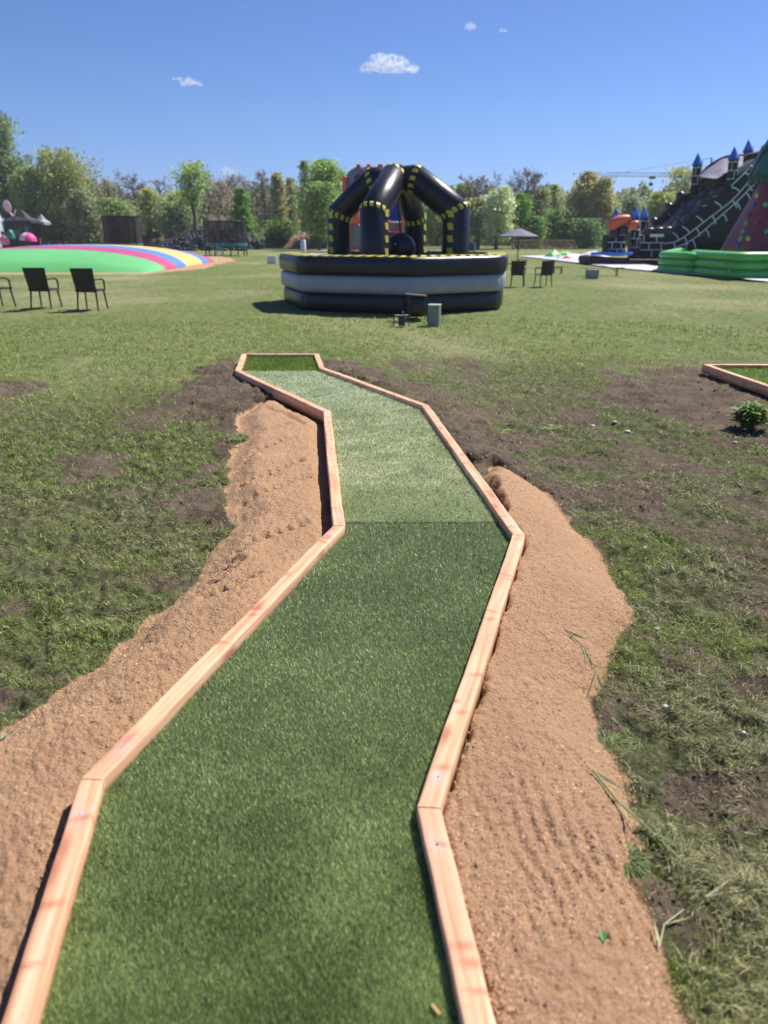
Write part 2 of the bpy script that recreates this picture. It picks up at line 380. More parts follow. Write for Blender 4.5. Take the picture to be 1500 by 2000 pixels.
def make_ground():
    rs = [.35]
    while rs[-1] < 6000:
        r = rs[-1]; rs.append(r + (max(.011, .0058 * r) if r < 15 else .0058 * r * (1 + (r - 15) * .12) if r < 120 else r * .12))
    rs = np.array(rs)
    th = np.concatenate([np.linspace(-180, -48, 34)[:-1], np.linspace(-48, 48, 600), np.linspace(48, 180, 34)[1:-1]])
    th = np.radians(th); NT = len(th)
    RR, TT = np.meshgrid(rs, th, indexing='ij'); X = RR * np.sin(TT); Y = RR * np.cos(TT)
    sand, so, dl, dr = masks(X, Y); H = height(X, Y, sand, so, dl, dr)
    nearm = sstep(11, 6.5, np.hypot(X, Y) + (fbm(X, Y, .7, 3, 40) - .5) * 5)
    V = np.stack([X, Y, H], -1).reshape(-1, 3); C = np.stack([sand, so, nearm], -1).reshape(-1, 3)
    NR = len(rs); i, j = np.meshgrid(np.arange(NR - 1), np.arange(NT), indexing='ij'); j2 = (j + 1) % NT
    Fq = np.stack([i * NT + j, (i + 1) * NT + j, (i + 1) * NT + j2, i * NT + j2], -1).reshape(-1, 4)
    s_ = C[:, 0][Fq].mean(1); o_ = C[:, 1][Fq].mean(1); cx = V[:, 0][Fq].mean(1); cy = V[:, 1][Fq].mean(1)
    cls = np.zeros(len(Fq), int)
    nearf = cy < 20
    cls[(s_ > .5) & nearf & (cx < 0)] = 1; cls[(s_ > .5) & nearf & (cx >= 0)] = 2; cls[(s_ > .5) & ~nearf] = 3; cls[(o_ > .55) & (cls == 0) & nearf] = 4
    print('ground quads', len(Fq))
    for k, nm in enumerate(['ground', 'sand', 'sand', 'sand', 'soil']):
        f = Fq[cls == k]
        if not len(f): continue
        ids, inv = np.unique(f, return_inverse=True)
        o = np_mesh(nm, V[ids], inv.reshape(-1, 4), GM, C[ids], smooth=True, k=4)
        # centre cap for the ground
        tag(o, kind='structure')
    return None
make_ground()
def hgt(X, Y):
    X = np.atleast_1d(np.asarray(X, float)); Y = np.atleast_1d(np.asarray(Y, float))
    s, o, a, b = masks(X, Y); return height(X, Y, s, o, a, b), s, o
def gz(x, y): return float(hgt([x], [y])[0][0])

# ------------------------------------------------------------------ blades (grass, turf fibres): many little leaf faces in one mesh
def blades(name, X, Y, Z, L, W, lean, leandir, col, m, parent=None, two=True, curl=.5):
    n = len(X); a = rng.random(n) * 2 * np.pi                   # facing of the blade's width
    wx = np.cos(a) * W * .5; wy = np.sin(a) * W * .5
    dx = np.cos(leandir) * np.sin(lean); dy = np.sin(leandir) * np.sin(lean); dz = np.cos(lean)
    P0 = np.stack([X - wx, Y - wy, Z], -1); P1 = np.stack([X + wx, Y + wy, Z], -1)
    tipx = X + dx * L; tipy = Y + dy * L; tipz = Z + dz * L
    if not two:
        T = np.stack([tipx, tipy, tipz], -1); V = np.stack([P0, P1, T], 1).reshape(-1, 3); Fc = np.arange(3 * n).reshape(-1, 3); C = np.repeat(col, 3, 0)
    else:
        mz = Z + dz * L * (.5 + .2 * curl); M = np.stack([X + dx * L * (.5 - .25 * curl), Y + dy * L * (.5 - .25 * curl), mz], -1)
        off = np.stack([wx, wy, 0 * wx], -1) * .75
        T = np.stack([tipx, tipy, tipz - curl * .12 * L], -1)
        V = np.stack([P0, P1, M - off, M + off, T], 1).reshape(-1, 3); b = np.arange(n)[:, None] * 5
        Fc = np.concatenate([b + [0, 1, 3], b + [0, 3, 2], b + [2, 3, 4]], 1).reshape(-1, 3); C = np.repeat(col, 5, 0)
    return np_mesh(name, V, Fc, m, C, parent)
TURF = attr_mat('turf fibre', .45, .25, .38)
GRASS = attr_mat('grass blade', .55, .25, .3)

# ------------------------------------------------------------------ the lane: beams, turf panels
def wood_mat():
    m = bpy.data.materials.new('fir wood'); m.use_nodes = True; n = m.node_tree.nodes; l = m.node_tree.links
    p = n['Principled BSDF']; p.inputs['Roughness'].default_value = .62; p.inputs['Specular IOR Level'].default_value = .35
    tc = n.new('ShaderNodeTexCoord'); oi = n.new('ShaderNodeObjectInfo')
    add = n.new('ShaderNodeVectorMath'); add.operation = 'ADD'; l.new(tc.outputs['Object'], add.inputs[0])
    cr = n.new('ShaderNodeVectorMath'); cr.operation = 'SCALE'; cr.inputs[0].default_value = (7, 3, 1); l.new(oi.outputs['Random'], cr.inputs['Scale']); l.new(cr.outputs[0], add.inputs[1])
    mp = n.new('ShaderNodeMapping'); mp.inputs['Scale'].default_value = (1.2, 26, 26); l.new(add.outputs[0], mp.inputs[0])
    nz = n.new('ShaderNodeTexNoise'); nz.inputs['Scale'].default_value = 1.6; nz.inputs['Detail'].default_value = 7; nz.inputs['Distortion'].default_value = .6; l.new(mp.outputs[0], nz.inputs['Vector'])
    r = n.new('ShaderNodeValToRGB'); e = r.color_ramp.elements; e.new(.5)
    for q, (pos, c) in zip(e, [(.3, (.55, .30, .17)), (.5, (.72, .44, .27)), (.72, (.82, .57, .39))]): q.position = pos; q.color = (*c, 1)
    l.new(nz.outputs['Fac'], r.inputs[0])
    big = n.new('ShaderNodeTexNoise'); big.inputs['Scale'].default_value = 2.2; big.inputs['Detail'].default_value = 3; l.new(add.outputs[0], big.inputs['Vector'])
    br = n.new('ShaderNodeValToRGB'); br.color_ramp.elements[0].position = .35; br.color_ramp.elements[0].color = (.92, .78, .75, 1); br.color_ramp.elements[1].position = .65; br.color_ramp.elements[1].color = (1, 1, .95, 1)
    l.new(big.outputs['Fac'], br.inputs[0])
    m1 = n.new('ShaderNodeMix'); m1.data_type = 'RGBA'; m1.blend_type = 'MULTIPLY'; m1.inputs['Factor'].default_value = 1; l.new(r.outputs[0], m1.inputs['A']); l.new(br.outputs[0], m1.inputs['B'])
    # knots and resin streaks
    mk = n.new('ShaderNodeMapping'); mk.inputs['Scale'].default_value = (2.6, 9, 9); l.new(add.outputs[0], mk.inputs[0])
    vo = n.new('ShaderNodeTexVoronoi'); vo.inputs['Scale'].default_value = 1.4; l.new(mk.outputs[0], vo.inputs['Vector'])
    kr = n.new('ShaderNodeMapRange'); kr.inputs[1].default_value = .08; kr.inputs[2].default_value = .26; kr.inputs[3].default_value = .85; kr.inputs[4].default_value = 0; l.new(vo.outputs['Distance'], kr.inputs[0])
    kc = n.new('ShaderNodeRGB'); kc.outputs[0].default_value = (.42, .15, .08, 1)
    m2 = n.new('ShaderNodeMix'); m2.data_type = 'RGBA'; l.new(kr.outputs[0], m2.inputs['Factor']); l.new(m1.outputs['Result'], m2.inputs['A']); l.new(kc.outputs[0], m2.inputs['B'])
    a = n.new('ShaderNodeAttribute'); a.attribute_name = 'Col'; sp = n.new('ShaderNodeSeparateColor'); l.new(a.outputs['Color'], sp.inputs[0])
    nn = n.new('ShaderNodeTexNoise'); nn.inputs['Scale'].default_value = 60; l.new(tc.outputs['Object'], nn.inputs['Vector'])
    mm = n.new('ShaderNodeMath'); mm.operation = 'MULTIPLY_ADD'; l.new(nn.outputs['Fac'], mm.inputs[0]); mm.inputs[1].default_value = .8; mm.inputs[2].default_value = .1
    ml = n.new('ShaderNodeMath'); ml.operation = 'MULTIPLY'; ml.use_clamp = True; l.new(mm.outputs[0], ml.inputs[0]); l.new(sp.outputs[0], ml.inputs[1])
    ck = n.new('ShaderNodeRGB'); ck.outputs[0].default_value = (.58, .50, .56, 1)
    m3 = n.new('ShaderNodeMix'); m3.data_type = 'RGBA'; l.new(ml.outputs[0], m3.inputs['Factor']); l.new(m2.outputs['Result'], m3.inputs['A']); l.new(ck.outputs[0], m3.inputs['B'])
    m4 = n.new('ShaderNodeMix'); m4.data_type = 'RGBA'; kf = n.new('ShaderNodeMath'); kf.operation = 'MULTIPLY'; kf.inputs[1].default_value = .8; l.new(sp.outputs[1], kf.inputs[0])
    kc2 = n.new('ShaderNodeRGB'); kc2.outputs[0].default_value = (.40, .13, .06, 1); l.new(kf.outputs[0], m4.inputs['Factor']); l.new(m3.outputs['Result'], m4.inputs['A']); l.new(kc2.outputs[0], m4.inputs['B'])
    dn = n.new('ShaderNodeTexNoise'); dn.inputs['Scale'].default_value = 14; dn.inputs['Detail'].default_value = 8; dn.inputs['Roughness'].default_value = .75; l.new(add.outputs[0], dn.inputs['Vector'])
    dr_ = n.new('ShaderNodeMapRange'); dr_.inputs[1].default_value = .56; dr_.inputs[2].default_value = .72; dr_.inputs[4].default_value = .5; l.new(dn.outputs['Fac'], dr_.inputs[0])
    dc = n.new('ShaderNodeRGB'); dc.outputs[0].default_value = (.46, .29, .17, 1); m5 = n.new('ShaderNodeMix'); m5.data_type = 'RGBA'; l.new(dr_.outputs[0], m5.inputs['Factor']); l.new(m4.outputs['Result'], m5.inputs['A']); l.new(dc.outputs[0], m5.inputs['B'])
    l.new(m5.outputs['Result'], p.inputs['Base Color'])
    b = n.new('ShaderNodeBump'); b.inputs['Strength'].default_value = .5; b.inputs['Distance'].default_value = .003; l.new(nz.outputs['Fac'], b.inputs['Height']); l.new(b.outputs[0], p.inputs['Normal'])
    return m
WOOD = wood_mat()
SCREW = mat('screw head', (.10, .20, .55), .4, metal=.6)
def beam(parent, a_in, b_in, b_out, a_out, zt=BT, h=.095, seed=0, chalk=((.12, .9), (-.12, .9)), screw=True):
    """a timber between mitred corners: a_in..b_in is the lane side, a_out..b_out the outside"""
    a_in, b_in, a_out, b_out = [np.array(q, float) for q in (a_in, b_in, a_out, b_out)]
    ax = (b_in - a_in); Ln = np.linalg.norm(ax); t = ax / Ln; nrm = (a_out - a_in); nrm = nrm - t * (nrm @ t); nrm = nrm / np.linalg.norm(nrm)
    org = a_in; loc = lambda q: np.array([(q - org) @ t, (q - org) @ nrm])
    ai, bi, ao, bo = loc(a_in), loc(b_in), loc(a_out), loc(b_out); gap = .0012
    W = ao[1]; c = .004
    prof = [(0 + .0, 0 - h), (0, -c), (c * .4, -c * .4), (c, 0), (W * .2, .0005), (W * .4, .0006), (W * .6, .0006), (W * .8, .0005), (W - c, 0), (W - c * .4, -c * .4), (W, -c), (W, -h)]
    N = max(6, int(Ln / .008)); N = min(N, 340); rs_ = np.random.default_rng(seed)
    V = []; C = []
    kn = [(rs_.uniform(.05, max(.1, Ln - .05)), rs_.uniform(.1, .9) * W, rs_.uniform(.006, .013), rs_.uniform(.012, .04), rs_.uniform(-.4, .4)) for _ in range(int(Ln / .22) + 1)]
    for i in range(N + 1):
        s = i / N
        for (v, z) in prof:
            k = v / W; x0 = ai[0] + (ao[0] - ai[0]) * k + gap; x1 = bi[0] + (bo[0] - bi[0]) * k - gap
            x = x0 + (x1 - x0) * s
            wob = .0012 * math.sin(x * 7 + seed) + .0006 * math.sin(x * 31 + seed * 2)
            V.append((x, v + wob, z + .0012 * math.sin(x * 4.1 + seed * 1.7)))
            ch = 0
            for (pos, amp) in chalk:
                px_ = pos if pos >= 0 else Ln + pos
                ch = max(ch, amp * math.exp(-((x - px_) / .035) ** 2 - ((v - W * .5) / .024) ** 2) * .95 if z > -.003 else 0)
            kk = 0
            for (kx, kv, ra, rb, sl) in kn: kk = max(kk, math.exp(-((x - kx - (v - kv) * sl) / ra) ** 2 - ((v - kv) / rb) ** 2))
            C.append((min(1, ch * .8), kk, 0))
    m_ = len(prof); Fc = [(i * m_ + j, i * m_ + j + 1, (i + 1) * m_ + j + 1, (i + 1) * m_ + j) for i in range(N) for j in range(m_ - 1)]
    Fc += [(i * m_ + m_ - 1, i * m_, (i + 1) * m_, (i + 1) * m_ + m_ - 1) for i in range(N)]
    V = np.array(V); Fq = np.array(Fc)
    # end caps as fans of quads
    def cap(base, flip):
        q = []
        for j in range(1, m_ // 2):
            a = [base + j - 1, base + j, base + m_ - 1 - j, base + m_ - j]; q.append(a if not flip else a[::-1])
        q.append([base + m_ // 2 - 1, base + m_ // 2, base + m_ // 2 + 0, base + m_ // 2 - 1]); return q[:-1]
    Fq = np.concatenate([Fq, np.array(cap(0, False)), np.array(cap(N * m_, True))])
    o = np_mesh('beam', V, Fq, WOOD, np.array(C), parent, smooth=False, k=4)
    flip = (t[0] * nrm[1] - t[1] * nrm[0]) < 0
    M = Matrix(((t[0], nrm[0], 0, org[0]), (t[1], nrm[1], 0, org[1]), (0, 0, 1, zt), (0, 0, 0, 1)))
    if flip:   # keep a right-handed frame: mirror the mesh instead of the matrix
        me = o.data; V2 = V.copy(); V2[:, 1] *= -1; me.vertices.foreach_set('co', V2.astype(np.float32).ravel()); me.flip_normals(); nrm2 = -nrm
        M = Matrix(((t[0], nrm2[0], 0, org[0]), (t[1], nrm2[1], 0, org[1]), (0, 0, 1, zt), (0, 0, 0, 1)))
    o.matrix_basis = M
    if screw:
        for (pos, amp) in chalk:
            px_ = pos if pos >= 0 else Ln + pos
            MB().lathe([(.0035, 0), (.0035, .0012), (.002, .002), (.0008, .0014)], (px_ + .004, (-1 if flip else 1) * W * .5, .0006), 8).build('screw', SCREW, o)
    return o
lane = thing('mini_golf_lane', 'long zigzag mini golf lane with green turf and wooden beam edges in the foreground', 'mini golf lane', (0, 0, 0))
n_ch = len(inner)
for i in range(n_ch - 1):
    long_ = np.linalg.norm(inner[i + 1] - inner[i]) > .8
    beam(lane, inner[i], inner[i + 1], outer[i + 1], outer[i], seed=i + 3, chalk=((.13, .55 + .3 * ((i * 7) % 3) / 2), (-.13, .8)) if long_ else ((-.1, .3),), screw=long_)
# turf panels: the lane outline cut by the seams between the rolls
def clip(poly, y0, y1):
    out = poly
    for yy, sgn in ((y0, 1), (y1, -1)):
        res = []
        for i in range(len(out)):
            a = out[i]; b = out[(i + 1) % len(out)]; ina = (a[1] - yy) * sgn >= 0; inb = (b[1] - yy) * sgn >= 0
            if ina: res.append(a)
            if ina != inb: t = (yy - a[1]) / (b[1] - a[1]); res.append(a + (b - a) * t)
        out = res
    return out
ys = [-10, G(750, 1022, 0).y, G(750, 800, 0).y, G(750, 726, 0).y, 30]
TBASE = mat('turf backing', (.06, .09, .03), .9, .3, 60, .6, 200)
# colour of fibres, lean direction and how strong; middle two panels: sheen painted in as paler fibre colour
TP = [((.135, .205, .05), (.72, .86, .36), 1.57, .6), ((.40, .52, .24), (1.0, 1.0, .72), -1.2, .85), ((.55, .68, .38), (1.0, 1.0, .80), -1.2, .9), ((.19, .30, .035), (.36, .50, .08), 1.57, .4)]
def turf_panel(parent, poly, k, tp, npts, seed, rmin=.85, rmax=11):
    poly = np.array(poly)
    o = MB().add([(p[0], p[1], 0.0) for p in poly] + [(p[0], p[1], -.03) for p in poly], [tuple(range(len(poly) - 1, -1, -1))]).build('turf_panel', TBASE, parent, fix=False)
    o.location.z = .002
    o.data.flip_normals() if o.data.polygons[0].normal.z < 0 else None
    lo = poly.min(0); hi = poly.max(0)
    g_ = np.random.default_rng(seed); NN = npts * 6
    y0 = max(lo[1], rmin); y1 = hi[1]
    u = g_.random(NN); Yv = 1 / (1 / y0 + u * (1 / y1 - 1 / y0)); Xv = lo[0] + (hi[0] - lo[0]) * g_.random(NN)
    # keep screen density even: thin far rows in x with distance
    ok = in_poly(Xv, Yv, poly) & (g_.random(NN) < np.clip(y0 / Yv, 0, 1) ** .5) ; Xv = Xv[ok][:npts]; Yv = Yv[ok][:npts]; n = len(Xv)
    sc = np.maximum(1, Yv / 2.0)
    L = .0125 * (.7 + .6 * g_.random(n)) * sc ** .35; W = .0019 * sc ** .9
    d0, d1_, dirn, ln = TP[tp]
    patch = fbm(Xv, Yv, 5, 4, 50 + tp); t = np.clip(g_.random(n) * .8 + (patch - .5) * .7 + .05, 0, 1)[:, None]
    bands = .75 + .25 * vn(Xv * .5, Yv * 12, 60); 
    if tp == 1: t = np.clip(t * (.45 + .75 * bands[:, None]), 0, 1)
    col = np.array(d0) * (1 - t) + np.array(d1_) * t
    if tp in (1, 2): t = t * (.66 + .5 * sstep(0, .9, Yv - lo[1]))[:, None] if tp == 1 else t  # painted sheen fades in beyond the near seam
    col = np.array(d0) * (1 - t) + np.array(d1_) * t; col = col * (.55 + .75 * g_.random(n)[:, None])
    br = g_.random(n) < .05; col[br] = np.array([.16, .15, .06])
    lean = np.clip(ln + (g_.random(n) - .5) * 1.1, 0, 1.35); ld = dirn + (g_.random(n) - .5) * 2.2
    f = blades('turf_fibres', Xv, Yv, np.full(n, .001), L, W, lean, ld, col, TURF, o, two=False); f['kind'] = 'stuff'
    f.location.z = 0
    return o
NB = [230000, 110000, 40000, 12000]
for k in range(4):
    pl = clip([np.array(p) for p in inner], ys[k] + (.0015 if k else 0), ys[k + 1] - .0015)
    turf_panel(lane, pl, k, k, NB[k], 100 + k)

# second lane at the right edge
lane2 = thing('mini_golf_lane', 'corner of a second wooden edged mini golf lane behind the leafy weed', 'mini golf lane', (c_t[0], c_t[1], 0))
A = c_t + np.array([3.4, 0.0]); B = c_t; Cc = c_t + d1 * 3.4
chn = [Cc, B, A]                                 # walking left side then back; inside lies to the right
off = offset_chain(chn, -BW)
for i in range(2):
    q = beam(lane2, off[i], off[i + 1], chn[i + 1], chn[i], seed=40 + i, chalk=((-.5, .5),), screw=False)
    q.matrix_basis = Matrix.Translation((-c_t[0], -c_t[1], 0)) @ q.matrix_basis
P2 = [off[1], off[2], off[0]]; P2 = [np.array(q) for q in P2]
turf_panel(lane2, [q - c_t for q in P2], 0, 3, 10, 300)
_tp2 = [c for c in lane2.children if c.name.startswith('turf_panel')][0]
for c in list(_tp2.children): bpy.data.objects.remove(c)
g_ = np.random.default_rng(5); PP = np.array([q - c_t for q in P2]); lo = PP.min(0); hi = PP.max(0); Xv = lo[0] + (hi[0] - lo[0]) * g_.random(40000); Yv = lo[1] + (hi[1] - lo[1]) * g_.random(40000)
k_ = in_poly(Xv, Yv, PP) & (Xv < 2.2); Xv, Yv = Xv[k_], Yv[k_]; n_ = len(Xv); t_ = g_.random(n_)[:, None]
f_ = blades('turf_fibres', Xv, Yv, np.full(n_, .001), .03 + 0 * Xv, .010 + 0 * Xv, .4 + .8 * g_.random(n_), g_.random(n_) * 6.28, np.array((.20, .32, .04)) * (1 - t_) + np.array((.38, .52, .09)) * t_, TURF, _tp2, two=False); f_['kind'] = 'stuff'

# ------------------------------------------------------------------ lawn: mown clippings, tufts and straw
def scatter(n, r0, r1, span, seed, mixu=.6):
    g_ = np.random.default_rng(seed); a = (g_.random(n) - .5) * 2 * span
    u = g_.random(n); ra = 1 / (1 / r0 + u * (1 / r1 - 1 / r0)); rb = r0 * (r1 / r0) ** g_.random(n); pick = g_.random(n) < mixu
    r = np.where(pick, ra, rb); return r * np.sin(a), r * np.cos(a)
def make_grass():
    X, Y = scatter(560000, 1.0, 15, R(38), 5)
    ok = ~in_poly(X, Y, LANE_OUT) & ~in_poly(X, Y, LANE2); X = X[ok]; Y = Y[ok]
    Z, s, o = hgt(X, Y); r = np.hypot(X, Y)
    tuft = fbm(X, Y, 2.6, 4, 70); fine = fbm(X, Y, 9, 3, 71)
    U = (X * 2.1 + Y) / 2.33; Vv = (Y * 2.1 - X) / 2.33; row = np.where(X > 0, fbm(U * 3.2, Vv * .7, 1.0, 3, 61) - .5, 0)
    dens = np.clip(.48 + 2.6 * (tuft - .45) + 2.0 * (fine - .46) + 2.6 * row, .03, 1) * (1 - s) ** 1.5 * (1 - .85 * o)
    dens = np.where(s > .8, 0, dens)
    k = rng.random(len(X)) < dens; X, Y, Z, r, tuft, s, o, fine = [q[k] for q in (X, Y, Z, r, tuft, s, o, fine)]; n = len(X)
    sc = np.maximum(1, r / 2.6)
    live = sstep(.42, .56, fbm(X, Y, 1.7, 4, 75) + (rng.random(n) - .5) * .2) ; live = np.maximum(live, sstep(8, 12, r) * .6)
    kind = rng.random(n)
    clipc = np.array([.29, .30, .12]) * (.2 + 1.5 * rng.random(n)[:, None] ** 1.5); livec = np.array([.25, .35, .06]) * (.55 + 1.0 * rng.random(n)[:, None]); straw = np.array([.60, .50, .30]) * (.6 + .6 * rng.random(n)[:, None])
    isl = kind < live * .8 + .06; iss = (~isl) & (kind > .80)
    col = np.where(isl[:, None], livec, clipc); col = np.where(iss[:, None], straw, col)
    L = (.017 + .026 * rng.random(n)) * sc ** .45 * np.where(isl, .85, 1.0); W = .0021 * sc ** .95 * (.7 + .6 * rng.random(n))
    lean = np.where(isl, .5 + .5 * rng.random(n), 1.0 + .5 * rng.random(n)); ld = fbm(X, Y, 5, 2, 77) * 9 + (rng.random(n) - .5) * 5
    Zo = Z + rng.random(n) * .012 * np.where(isl, 0, 1)
    o_ = blades('grass', X, Y, Zo, L, W, lean, ld, col, GRASS); tag(o_, kind='stuff')
    print('grass', n)
    X, Y = scatter(60000, 14, 60, R(33), 6); Z, s, o = hgt(X, Y); k = (s < .2) & (rng.random(len(X)) < np.clip((fbm(X, Y, .8, 4, 80) - .38) * 4, .05, 1)); X, Y, Z = X[k], Y[k], Z[k]; n = len(X); r = np.hypot(X, Y)
    col = np.array([.17, .22, .06]) * (.75 + .5 * rng.random(n)[:, None]); st = rng.random(n) < .35; col[st] = np.array([.34, .30, .14])
    o_ = blades('grass', X, Y, Z, .035 * (r / 15) ** .3 * (.5 + rng.random(n)), .007 * (r / 15) ** .8, .3 + .6 * rng.random(n), rng.random(n) * 6.28, col, GRASS, two=False); tag(o_, kind='stuff')
make_grass()
def clods(name, N, want, seed, m, col, size, hw):
    X, Y = scatter(N, 1.0, 9, R(32), seed, .85); ok = ~in_poly(X, Y, LANE_OUT); X, Y = X[ok], Y[ok]; Z, s, o = hgt(X, Y); w = (s if want == 's' else o)
    k = (w > (.15 if want == 's' else .5)) & (rng.random(len(X)) < np.clip((fbm(X, Y, 6, 3, 90) - .3) * 3, .1, 1)); X, Y, Z = X[k], Y[k], Z[k]; n = len(X); r = np.hypot(X, Y)
    base = np.array([(1, 0, -.3), (-.5, .87, -.3), (-.5, -.87, -.3), (.1, .1, .8), (-.4, .1, .5)]); F_ = np.array([(0, 1, 4), (0, 4, 3), (1, 2, 4), (2, 3, 4), (2, 0, 3)])
    sz = size * (.5 + 1.1 * rng.random(n) ** 2.5) * np.maximum(1, r / 3) ** .7; a = rng.random(n) * 6.28
    ca, sa = np.cos(a)[:, None], np.sin(a)[:, None]; jit = 1 + (rng.random((n, 5)) - .5) * .7
    bx = (base[:, 0] * ca - base[:, 1] * sa) * jit; by = (base[:, 0] * sa + base[:, 1] * ca) * jit; bz = base[:, 2][None] * (.6 + .6 * rng.random(n)[:, None])
    V = np.stack([X[:, None] + bx * sz[:, None], Y[:, None] + by * sz[:, None], Z[:, None] + bz * sz[:, None]], -1).reshape(-1, 3)
    Fc = (np.arange(n)[:, None, None] * 5 + F_[None]).reshape(-1, 3); C = np.repeat(np.array(col) * (.75 + .5 * rng.random(n)[:, None]), 5, 0)
    o_ = np_mesh(name, V, Fc, m, C); tag(o_, kind='stuff'); print(name, n)
CL = attr_mat('earth crumb', .95, 0, .1)
clods('sand_crumbs', 90000, 's', 8, CL, (.43, .27, .17), .0042, 1)
clods('soil_clods', 40000, 'o', 9, CL, (.13, .095, .072), .010, 1)

# ------------------------------------------------------------------ single plants near the lane
def leaf_plant(name, label, cat, x, y, h, w, n, col, seed, lw=.02, droop=.6, group=None, stems=True):
    g_ = np.random.default_rng(seed); z = gz(x, y); t = thing(name, label, cat, (x, y, z - .01), 0, group)
    P = []; Fc = []; C = []; k = 0; st = MB()
    for i in range(n):
        a = g_.random() * 6.28; rr = w * .5 * math.sqrt(g_.random()); hh = h * (.35 + .65 * g_.random()) * (1 - .35 * (rr / (w * .5)) ** 2)
        bx, by = rr * math.cos(a) * .7, rr * math.sin(a) * .7; L = h * (.20 + .16 * g_.random()) if stems else h * (.5 + .6 * g_.random())
        b = np.array([bx, by, 0.]); 
        if stems: b = np.array([bx, by, hh * .85])
        if stems and i % 7 == 0: st.tube([(bx * .25, by * .25, 0), (bx * .7, by * .7, hh * .5), (bx, by, hh * .9)], [.004, .003, .002], 4)
        d = np.array([math.cos(a), math.sin(a), .9 - droop * g_.random()]); d /= np.linalg.norm(d)
        sd = np.array([-math.sin(a), math.cos(a), (g_.random() - .5) * .8]); wd = lw * (.6 + .7 * g_.random())
        m1 = b + d * L * .45; tip = b + d * L * .9 + np.array([math.cos(a), math.sin(a), 0]) * L * .25 - np.array([0, 0, droop * L * .55])
        P += [b - sd * wd * .2, b + sd * wd * .2, m1 - sd * wd * .5, m1 + sd * wd * .5, tip]; Fc += [(k, k + 1, k + 3), (k, k + 3, k + 2), (k + 2, k + 3, k + 4)]; k += 5
        cc = np.array(col) * (.6 + .8 * g_.random()); C += [cc] * 5
    f = np_mesh('foliage', np.array(P), np.array(Fc), GRASS, np.array(C), t)
    if stems: st.build('stem', mat('stem', (.10, .14, .05)), t)
    return t
wp = G(1462, 838); leaf_plant('leafy_weed', 'bushy fresh green leafy weed on the soil heap at right', 'weed', wp.x, wp.y, .27, .31, 700, (.20, .30, .06), 1, .018, .5)
for i, (px, py, h, w, n, c, lb) in enumerate([(470, 862, .17, .22, 110, (.16, .22, .09), 'tall grass tuft at the top left edge of the left sand bank'),
        (420, 945, .10, .26, 110, (.13, .18, .06), 'flat grass tuft beside dark soil left of the left sand bank'),
        (330, 770, .10, .55, 260, (.16, .27, .05), 'fresh green grass clump left of the soil heap by the far end of the lane'),
        (405, 1080, .07, .25, 160, (.15, .22, .05), 'low green grass clump where the left sand bank bends'),
        (1190, 1460, .09, .16, 150, (.12, .18, .06), 'dark grass tuft on the right edge of the right sand bank'),
        (1215, 1690, .07, .16, 130, (.13, .20, .07), 'wispy grass tuft beside the raked part of the right sand bank'),
        (990, 845, .09, .20, 90, (.20, .30, .08), 'small bright grass tuft on the soil right of the far lane beams'),
        (1075, 830, .12, .22, 120, (.22, .32, .12), 'upright pale grass tuft in the mown strip right of the lane'),
        (1225, 1150, .06, .24, 130, (.20, .27, .06), 'yellowish grass tuft where the right sand bank bulges widest'),
        (1255, 1440, .05, .22, 120, (.13, .20, .06), 'spreading grass tuft in trampled grass right of the sand')]):
    q = G(px, py); leaf_plant('grass_tuft', lb, 'grass tuft', q.x, q.y, h * .6, w * .8, int(n * 3.5), [c[0] * 1.15, c[1] * 1.0, c[2] * .85], 20 + i, .0035 if py > 1000 else .008, .7, stems=False)
def stalk(pts, label, r=.0025, col=(.30, .36, .14)):
    P = [G(a, b, -.06) for a, b in pts]; P = [Vector((p.x, p.y, gz(p.x, p.y) + .012)) for p in P]
    m = MB(); m.tube([p - P[0] for p in P], [r * (1 - .5 * i / len(P)) for i in range(len(P))], 5)
    for i in range(1, len(P)):
        b = P[i - 1] - P[0]; d = (P[i] - P[i - 1]); sd = Vector((-d.y, d.x, 0)).normalized() * (.35 if i % 2 else -.35)
        tp = b + d * .9 + sd * d.length + Vector((0, 0, .01)); mid = b + d * .4 + sd * d.length * .5
        m.add([b, mid + Vector((0, 0, .006)), tp, mid - sd.normalized() * .008], [(0, 1, 2, 3)])
    o = m.build('grass_stalk', mat('stalk%.2f' % col[0], col)); o.location = P[0]; tag(o, label, 'grass stalk')
stalk([(1155, 1520), (1205, 1560), (1270, 1612), (1345, 1672)], 'long green grass stalk lying from the right sand bank into the grass', .004)
stalk([(1290, 1835), (1300, 1790), (1340, 1750)], 'thin curved pale stalk beside the lower right sand edge', .002, (.42, .44, .26))
stalk([(1380, 1735), (1450, 1732), (1510, 1726)], 'pale straw stalk lying near the lower right photo edge', .0025, (.5, .46, .28))
stalk([(1100, 1250), (1140, 1272), (1165, 1300), (1150, 1345)], 'fine dark green runner creeping over the right sand bank', .002, (.12, .18, .07))
stalk([(0, 1440), (12, 1425), (30, 1412)], 'grey green blade on the sand at the left photo edge', .003, (.20, .24, .14))
lf = G(1180, 1842, -.02); o = MB().add([(0, 0, 0), (.010, .012, .006), (.004, .034, .004), (-.010, .014, .007)], [(0, 1, 2, 3)]).build('leaf', mat('leaf', (.08, .22, .05))); o.location = (lf.x, lf.y, gz(lf.x, lf.y) + .006); tag(o, 'small fallen green leaf on the raked sand at lower right', 'leaf')
o = MB().box((0, 0, 0), (.030, .010, .006), Matrix.Rotation(2.2, 3, 'Z'), .8).build('wood_chip', mat('chip', (.42, .26, .09)), bevel=.002); q = G(850, 1980, 0); o.location = (q.x, q.y, .012); tag(o, 'small brown wood chip on the turf at the bottom edge of the photo', 'wood chip')
STONE = mat('pale stone', (.62, .60, .55), .8, .15, 30)
